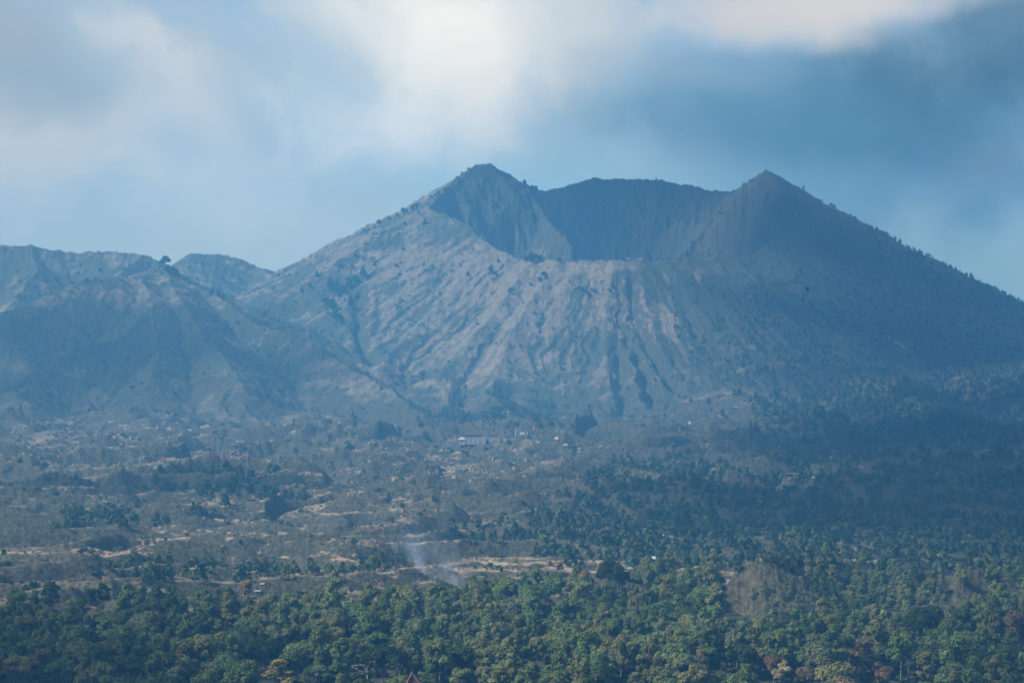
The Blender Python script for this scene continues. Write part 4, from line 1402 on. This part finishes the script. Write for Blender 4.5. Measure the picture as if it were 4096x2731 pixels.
def car(label, loc, rz, paint):
    t = thing('parked_car', label, 'car', loc, rz)
    b = MB()
    prof = [(-2.1, .45), (2.1, .45), (2.15, .85), (1.2, .98), (.55, 1.5), (-1.3, 1.52), (-1.9, 1.0), (-2.15, .9)]
    vs = [(x_, -.82, z_) for x_, z_ in prof] + [(x_, .82, z_) for x_, z_ in prof]
    n = len(prof)
    b.add(vs, [tuple(range(n)), tuple(reversed(range(n, 2 * n)))] + [(i + n, (i + 1) % n + n, (i + 1) % n, i) for i in range(n)])
    b.build('body', paint, t)
    MB().add([(-1.5, -.83, 1.03), (.95, -.83, 1.03), (.5, -.83, 1.42), (-1.2, -.83, 1.42)], [(0, 1, 2, 3)]).build('side_window', M_GLASS, t)
    for sx in (-1.35, 1.35):
        for sy in (-.78, .78):
            MB().tube([(sx, sy - .11, .33), (sx, sy + .11, .33)], .33, 10).build('wheel', M_TYRE, t)
    return t


x1, y1, z1, s1 = ground(2406, 1797, 2600)
car('small white car parked right of the long white-roofed shed', (x1, y1, z1 + .2), .2, M_WHITE)
x1, y1, z1, s1 = ground(2758, 1694, 2600)
t = thing('white_tent', 'tiny white triangular tent high on the lower right cone slope', 'tent', (x1, y1, z1))
MB().add([(-1.7, -1.5, -.5), (1.7, -1.5, -.5), (1.7, 1.5, -.5), (-1.7, 1.5, -.5), (-.1, 0, 2.9), (.1, 0, 2.9)], [(0, 3, 2, 1), (0, 1, 5, 4), (1, 2, 5), (2, 3, 4, 5), (3, 0, 4)]).build('canvas', M_WHITE, t)
MB().tube([(0, 0, -.4), (0, 0, 3.2)], .06, 5).build('pole', M_WOOD, t)

# stalls on the wooded slope
x1, y1, z1, s1 = ground(3167, 1914, 2300)
t = shed('roadside_stall', 'open stall with red goods under a pale sheet roof on the wooded slope', (x1, y1, z1), 10.6, 4.5, 3.5, -.3, M_WOOD, M_SHEET)
MB().box(1.2, 5.0, .35, 4.2, -1, 3.0).build('cream_room', M_STRAW, t)
for i, (a, b, h0, m_) in enumerate([(-4.6, -3.4, 1.6, M_PALEWALL), (-3.2, -2.2, 2.2, M_RED), (-2.1, -1.0, 2.6, M_RED), (-.9, 1.0, 1.7, M_RED)]):
    g_ = MB().box(a, b, 1.0, 2.2, -.5, h0).build('goods_stack', m_, t)
    if m_ is M_RED:
        g_['label'] = 'stack of red goods'
x1, y1, z1, s1 = ground(3208, 1912, 2300)
t = thing('sheet_canopy', 'ragged white sheet canopy right of the red-goods stall', 'canopy', (x1, y1, z1))
for sx in (-2, 2):
    MB().tube([(sx, 0, -2), (sx, 0, 3.3)], .09, 5).build('post', M_WOOD, t)
    MB().tube([(sx, 2.5, -2), (sx, 2.5, 3.0)], .09, 5).build('post', M_WOOD, t)
MB().add([(-2.5, -.5, 3.3), (-.5, -.6, 3.6), (.8, -.5, 3.25), (2.6, -.5, 3.4), (2.6, 3, 3.1), (.8, 3, 2.9), (-.5, 3, 3.2), (-2.5, 3, 2.9)], [(0, 1, 6, 7), (1, 2, 5, 6), (2, 3, 4, 5)]).build('sheet', M_WHITE, t)
MB().box(.9, 2.3, -.2, 2.4, -1.5, 2.5).build('tarp_wall', M_SHEET, t)
x1, y1, z1, s1 = ground(3253, 1920, 2300)
pavilion('thatched_hut', 'little thatched hut right of the white sheet canopy', 'hut', (x1, y1, z1), 1.7, 1.6, 1.7, 1.9, M_WOOD, M_STRAW, .2, True)

# boats drawn up on the lava ground
def boat(px, py, L_, label, red, rz):
    x_, y_, z_, s_2 = ground(px, py, 1700)
    t = thing('outrigger_boat', label, 'boat', (x_, y_, z_ + .3), rz, 'outrigger boats on the lava ground')
    h = MB(); n = 9; ring = []
    for i in range(n):
        u = i / (n - 1) * 2 - 1
        wd = .55 * (1 - abs(u) ** 2.5) + .03; kz = .75 * abs(u) ** 2.4
        for (yy_, zz_) in ((-wd, .75 + kz), (-wd * .7, .25 + kz), (0, kz), (wd * .7, .25 + kz), (wd, .75 + kz)):
            ring.append((u * L_ / 2, yy_, zz_))
    fs = [(i * 5 + j, (i + 1) * 5 + j, (i + 1) * 5 + j + 1, i * 5 + j + 1) for i in range(n - 1) for j in range(4)]
    fs += [(i * 5 + 4, (i + 1) * 5 + 4, (i + 1) * 5, i * 5) for i in range(n - 1)]
    h.add(ring, fs).build('hull', M_WHITE, t)
    for sx in (-1, 1):
        MB().tube([(sx * L_ * .2, -2.4, .3), (sx * L_ * .2, -1.4, 1.3), (sx * L_ * .2, 0, 1.5), (sx * L_ * .2, 1.4, 1.3), (sx * L_ * .2, 2.4, .3)], .09, 5).build('outrigger_arm', M_WHITE, t)
    for sy in (-2.4, 2.4):
        MB().tube([(-L_ * .42, sy, .32), (0, sy, .2), (L_ * .42, sy, .35)], .12, 6).build('float', M_WHITE, t)
    MB().tube([(0, 0, .3), (-.3, 0, 4.9)], [.09, .05], 5).build('mast', M_WHITE, t)
    if red:
        MB().add([(0, -.04, 1.3), (1.4, -.04, 1.2), (-.15, -.04, 3.6), (0, .04, 1.3), (1.4, .04, 1.2), (-.15, .04, 3.6)], [(0, 1, 2), (5, 4, 3), (0, 3, 4, 1), (1, 4, 5, 2), (2, 5, 3, 0)]).build('sail', M_RED, t)
    return t


boat(2631, 2152, 5.6, 'white boat with red sail and outriggers, leftmost of three', True, .5)
boat(2653, 2150, 4.2, 'slim white boat with upright mast, middle of three', False, 1.3)
boat(2681, 2153, 4.6, 'low white boat with leaning mast, rightmost of three', False, .2)

# sheds by the forest edge
x1, y1, z1, s1 = ground(2610, 2252, 1620)
shed('sheet_shed', 'shed with bright pale sheet roof behind the forest edge trees', (x1, y1, z1), 22 * s1, 5, 3.4, .9, M_WOOD, M_SHEET)
x1, y1, z1, s1 = ground(2535, 2304, 1620)
shed('long_low_shed', 'long low shed between the large dark edge tree and the round one', (x1, y1, z1), 66 * s1, 5, 2.6, .5, M_WOOD, M_SHEET)
x1, y1, z1, s1 = ground(2626, 2310, 1620)
shed('low_roof_shed', 'low shed right of the round edge tree at the forest far edge', (x1, y1, z1), 26 * s1, 4, 2.6, .9, M_WOOD, M_SHEET)
x1, y1, z1, s1 = ground(2494, 2284, 1620)
t = thing('gate_posts', 'pair of white posts left of the long low shed', 'gate posts', (x1, y1, z1))
for sx in (-.35, .35):
    MB().box(sx - .16, sx + .16, -.16, .16, -1, 2.6).lathe([(.2, 2.6), (.05, 3.0)], sx, 0, 6).build('post', M_WHITE, t)
MB().box(-.188, .188, -.05, .05, 1.8, 2.0).build('cross_bar', M_WHITE, t)
x1, y1, z1, s1 = ground(2522, 2286, 1620)
car('white car parked right of the white gate posts', (x1, y1, z1 + .1), -.5, M_WHITE)
x1, y1, z1, s1 = ground(580, 2362, 1560)
t = thing('field_wall', 'long low pale field wall behind the left forest edge', 'wall', (x1, y1, z1))
wl = MB(); cp = MB()
for i in range(18):
    xa = (-16 + i * 1.8)
    wl.box(xa, xa + 1.76, 0, .35, -1.5, .9 + .12 * math.sin(i * 2.1))
    cp.box(xa + .7, xa + .95, -.06, .41, -1.5, 1.45)
wl.build('wall', M_FIELD, t); cp.build('post', M_PALEWALL, t)['kind'] = 'stuff'
for px, py, L_, lb in [(1050, 2350, 2.4, 'small white plastic field tunnel behind the middle-left forest edge'), (1030, 2372, 3.6, 'pale low field tunnel at the forest edge right of the pyramid-shaped tree')]:
    x1, y1, z1, s1 = ground(px, py, 1560)
    t = thing('field_tunnel', lb, 'field tunnel', (x1, y1, z1))
    b = MB(); n = 8
    vs = []
    for xx in (-L_ / 2, L_ / 2):
        vs += [(xx, 1.3 * math.cos(math.pi * k2 / n), .8 * math.sin(math.pi * k2 / n)) for k2 in range(n + 1)]
    b.add(vs, [(k2, k2 + 1, k2 + n + 2, k2 + n + 1) for k2 in range(n)] + [tuple(range(n + 1)), tuple(reversed(range(n + 1, 2 * n + 2)))])
    b.build('plastic_cover', M_PALEWALL, t)
    for xx in (-L_ / 2 - .06, L_ / 2 + .06):
        MB().tube([(xx, 1.33, -.6)] + [(xx, 1.33 * math.cos(math.pi * k2 / n), 0.83 * math.sin(math.pi * k2 / n)) for k2 in range(n + 1)] + [(xx, -1.33, -.6)], .05, 4).build('hoop', M_GREYWALL, t)

# the red-roofed house among the trees at the bottom
yh = 1338.0
sh = K * yh
xh = (1645 - CX) * sh
zt = -(2696 - CY) * sh
zg = float(zat(xh, yh)[0])
t = thing('red_roofed_house', 'red-roofed house with steep curved gable among the bottom trees', 'house', (xh, yh, zg))
H_ = zt - zg
prof = [(0, H_), (-1.6, H_ - 1.5), (-3.6, H_ - 4.0), (-6.0, H_ - 6.2)]
gb = MB()
left = [(a * .55, b) for a, b in prof]
right = [(-a, b) for a, b in prof]
poly = [(left[-1][0], 0)] + list(reversed(left)) + right[1:] + [(right[-1][0], 0)]
n = len(poly)
vs = [(a, 0, b - .25 if b > 0 else -1) for a, b in poly] + [(a, 9, b - .25 if b > 0 else -1) for a, b in poly]
gb.add(vs, [tuple(reversed(range(n))), tuple(range(n, 2 * n))] + [(i, (i + 1) % n, (i + 1) % n + n, i + n) for i in range(n)])
gb.build('wall', M_TILE, t)
rf = MB()
for side in (left, right):
    vs = []
    for a, b in side:
        vs += [(a, -.5, b), (a, 9.5, b), (a, -.5, b + .25), (a, 9.5, b + .25)]
    fs = []
    for i in range(len(side) - 1):
        q = i * 4
        fs += [(q, q + 4, q + 5, q + 1), (q + 2, q + 3, q + 7, q + 6), (q, q + 2, q + 6, q + 4), (q + 1, q + 5, q + 7, q + 3)]
    fs.append((len(side) * 4 - 4, len(side) * 4 - 2, len(side) * 4 - 1, len(side) * 4 - 3))
    rf.add(vs, fs)
roof = rf.build('roof', M_REDTILE, t)
MB().tube([(0, -.55, H_ + .3), (0, 9.5, H_ + .3)], .22, 6).build('ridge_cap', M_REDTILE, roof)
rl = MB()
for side in (left, right):
    rl.tube([(a, -.56, b + .2) for a, b in side], .2, 6)
rl.build('verge', simple_mat('bright_verge_tile', (.55, .2, .12), .7, .15), roof)
MB().lathe([(.2, H_ + .3), (.28, H_ + .7), (.05, H_ + 1.5)], 0, -.4, 8).build('finial', M_DARKSTONE, t)
MB().box(-.8, .8, -.08, .05, 3.0, 5.0).build('window', M_GLASS, t)

# huts on the crater lip and the sign mast on the right peak
x1, y1, z1, s1 = ground(2514, 1044, 4300)
pavilion('rim_hut', 'small white-roofed hut on the crater front lip', 'hut', (x1, y1 - 2, z1), 3.9, 3, 2.6, 2.2, M_WOOD, M_SHEET, 1.5)
x1, y1, z1, s1 = ground(2560, 1046, 4300)
pavilion('rim_shelter', 'low grey shelter on the crater lip right of the white-roofed hut', 'shelter', (x1, y1 - 2, z1), 4.5, 2.5, 1.8, 1.4, M_WOOD, M_GREYWALL, 2.5)
x1, y1, z1, s1 = ground(3065, 690, 4300)
t = thing('summit_mast', 'thin mast frame on top of the right peak', 'mast', (x1, y1, z1))
for a, b in ((-1.6, 0), (1.6, 0)):
    MB().tube([(a, b, -3), (0, 0, 7.5)], .22, 5).build('leg', M_DARKSTONE, t)
MB().box(-2.8, 2.8, -.15, .15, 4.4, 4.8).build('cross_bar', M_DARKSTONE, t)
for sx in (-2.3, 2.3):
    MB().box(sx - .2, sx + .2, -.2, .2, 4.805, 6).build('end_post', M_DARKSTONE, t)


# blurred insects, modelled in the shape of birds
def insect(px, py, Y_, span, label, bank, yaw):
    loc = at(px, py, Y_)
    t = thing('flying_insect', label, 'insect', loc, yaw)
    t.rotation_euler = (.25, bank, yaw)
    s = span / 2
    b = MB()
    b.tube([(0, s * .62, .0), (0, s * .45, .02 * s), (0, s * .2, 0), (0, -.25 * s, 0), (0, -.6 * s, .01), (0, -.95 * s, 0.02)], [.02 * s, .12 * s, .17 * s, .15 * s, .07 * s, .05 * s], 8)
    for sg in (-1, 1):
        def wing(pts, dz):
            return [(sg * a * s, b_ * s, c * s + dz) for a, b_, c in pts]
        pts = [(.08, .3, .04), (.5, .38, .3), (1.0, .02, .45), (.55, .02, .28), (.08, -.15, .02)]
        up, dn = wing(pts, .02 * s), wing(pts, -.02 * s)
        n_ = 5
        b.add(up + dn, [tuple(range(n_)), tuple(reversed(range(n_, 2 * n_)))] + [(i, i + n_, (i + 1) % n_ + n_, (i + 1) % n_) for i in range(n_)])
        b.add([(0, -.85 * s, .02), (sg * .2 * s, -1.25 * s, .02), (sg * .08 * s, -1.2 * s, .03), (0, -.85 * s, .04)], [(0, 1, 2), (3, 2, 1), (0, 2, 3), (0, 3, 1)])
    b.build('body', M_BLACK, t, True)
    return t


insect(3230, 1157, 230, .52, 'black bird flying in front of the dark right mountain slope', .5, .9)
insect(779, 211, 500, .34, 'tiny black bird high in the cloudy sky at upper left', -.3, 2.0)

# ------------------------------------------------------------------ unseen clouds added overhead to shade land, view corners and near haze
m = bpy.data.materials.new('shade_cloud'); m.use_nodes = True
cn = m.node_tree; cn.nodes.clear()
co = nn(cn, 'ShaderNodeOutputMaterial')
cd = nn(cn, 'ShaderNodeBsdfDiffuse'); cd.inputs[0].default_value = (.88, .9, .92, 1)
ct = nn(cn, 'ShaderNodeBsdfTranslucent'); ct.inputs[0].default_value = (.88, .9, .92, 1)
cm = nn(cn, 'ShaderNodeMixShader'); cm.inputs[0].default_value = .4
cn.links.new(cd.outputs[0], cm.inputs[1]); cn.links.new(ct.outputs[0], cm.inputs[2]); cn.links.new(cm.outputs[0], co.inputs[0])


def shade_cloud(spots, alt, seed):
    """spots: ground ellipses (x, y, rx, ry, puffs) that the cloud shades"""
    rng = np.random.default_rng(seed)
    VV, FF = [], []; b = 0
    sd = np.array(SUN_DIR)
    for (x, y, rx, ry, n) in spots:
        for _ in range(n):
            a = rng.uniform(0, 6.28); q = math.sqrt(rng.uniform(0, 1))
            gx, gy = x + rx * q * math.cos(a), y + ry * q * math.sin(a)
            gz = float(zat(gx, gy)[0])
            c = np.array([gx, gy, gz]) + sd * ((alt + rng.uniform(-60, 60) - gz) / sd[2])
            rad = rng.uniform(.16, .34) * min(rx, ry) + 12
            v = ICO_V * rad * (1 + .28 * np.sin(ICO_V[:, :1] * 4 + seed) * np.cos(ICO_V[:, 1:2] * 5 + a)) * np.array([1.25, 1.1, .6])
            VV.append(v + c); FF.append(ICO_F + b); b += len(v)
    o = mesh_np('shade_cloud', np.concatenate(VV), [np.concatenate(FF)], m, smooth=True)
    return tag(o, kind='stuff')


shade_cloud([(840, 4780, 380, 540, 13), (300, 5180, 300, 140, 26), (560, 4250, 230, 350, 4), (1000, 4000, 400, 500, 15)], 1250, 1)
shade_cloud([(620, 3000, 330, 600, 30), (420, 2300, 220, 420, 18), (700, 1800, 170, 400, 14), (420, 1400, 190, 130, 16)], 900, 2)
shade_cloud([(-480, 3930, 300, 190, 6), (-760, 3900, 220, 250, 5), (-900, 3300, 250, 250, 14)], 1100, 3)
shade_cloud([(0, 560, 420, 460, 90), (-40, 950, 330, 150, 30)], 950, 7)  # added to keep direct sun off the near haze
shade_cloud([(-360, 2450, 150, 80, 14), (-220, 1365, 85, 60, 14), (-300, 1440, 80, 90, 12)], 800, 4)

# ------------------------------------------------------------------ smoke and haze
SMOKE = [(1845, 2420, 2.5), (1815, 2365, 5), (1765, 2320, 9), (1715, 2270, 14), (1680, 2205, 19), (1650, 2120, 23)]
b0, b1 = Vector(at(1850, 2410, 1640)), Vector(at(1625, 2090, 1665))
sm = MB()
sm.tube([b0.lerp(b1, i / 8) for i in range(9)], [7 + 33 * (i / 8) ** .8 for i in range(9)], 16)
m = bpy.data.materials.new('smoke'); m.use_nodes = True
sn = m.node_tree; sn.nodes.clear()
so = nn(sn, 'ShaderNodeOutputMaterial')
pv = nn(sn, 'ShaderNodeVolumePrincipled')
pv.inputs['Color'].default_value = (.62, .77, .95, 1)
tcs = nn(sn, 'ShaderNodeTexCoord')
OB = tcs.outputs['Object']
wv = nn(sn, 'ShaderNodeTexNoise'); wv.inputs['Scale'].default_value = .05; wv.inputs['Detail'].default_value = 3
sn.links.new(OB, wv.inputs['Vector'])
wm = nn(sn, 'ShaderNodeVectorMath', operation='MULTIPLY_ADD')
sn.links.new(wv.outputs['Color'], wm.inputs[0]); wm.inputs[1].default_value = (16, 16, 10); sn.links.new(OB, wm.inputs[2])
d_ = smooth_range(sn, noise(sn, wm.outputs[0], .075, 6, .6, .8), .44, .70)
# thin out away from the rising axis of the plume
sp = nn(sn, 'ShaderNodeSeparateXYZ'); sn.links.new(wm.outputs[0], sp.inputs[0])
up = math_node(sn, 'DIVIDE', math_node(sn, 'SUBTRACT', sp.outputs[2], b0.z + 5), b1.z - b0.z, True)
ax_x = math_node(sn, 'ADD', math_node(sn, 'MULTIPLY', up, b1.x - b0.x), b0.x + 8)
ax_y = math_node(sn, 'ADD', math_node(sn, 'MULTIPLY', up, b1.y - b0.y), b0.y + 8)
dx_ = math_node(sn, 'SUBTRACT', sp.outputs[0], ax_x); dy_ = math_node(sn, 'SUBTRACT', sp.outputs[1], ax_y)
dd_ = math_node(sn, 'SQRT', math_node(sn, 'ADD', math_node(sn, 'MULTIPLY', dx_, dx_), math_node(sn, 'MULTIPLY', dy_, dy_)))
rr_ = math_node(sn, 'ADD', math_node(sn, 'MULTIPLY', up, 32.0), 6.0)
edge = smooth_range(sn, math_node(sn, 'DIVIDE', dd_, rr_), .15, .85, 1, 0)
fade = math_node(sn, 'MULTIPLY', smooth_range(sn, up, .25, 1.0, 1, .0), edge)
d_ = math_node(sn, 'MULTIPLY', math_node(sn, 'MULTIPLY', d_, fade), .11)
sn.links.new(d_, pv.inputs['Density'])
sn.links.new(pv.outputs[0], so.inputs['Volume'])
tag(sm.build('smoke', m), kind='stuff')

hz = MB().box(-2900, 2900, -120, 6500, -215, 335)
m = bpy.data.materials.new('haze'); m.use_nodes = True
hn = m.node_tree; hn.nodes.clear()
ho = nn(hn, 'ShaderNodeOutputMaterial')
pv = nn(hn, 'ShaderNodeVolumePrincipled')
pv.inputs['Color'].default_value = (0.17, 0.56, 1.0, 1)
pv.inputs['Density'].default_value = HAZE_DENSITY
pv.inputs['Anisotropy'].default_value = 0.0
hn.links.new(pv.outputs[0], ho.inputs['Volume'])
tag(hz.build('haze', m), kind='stuff')
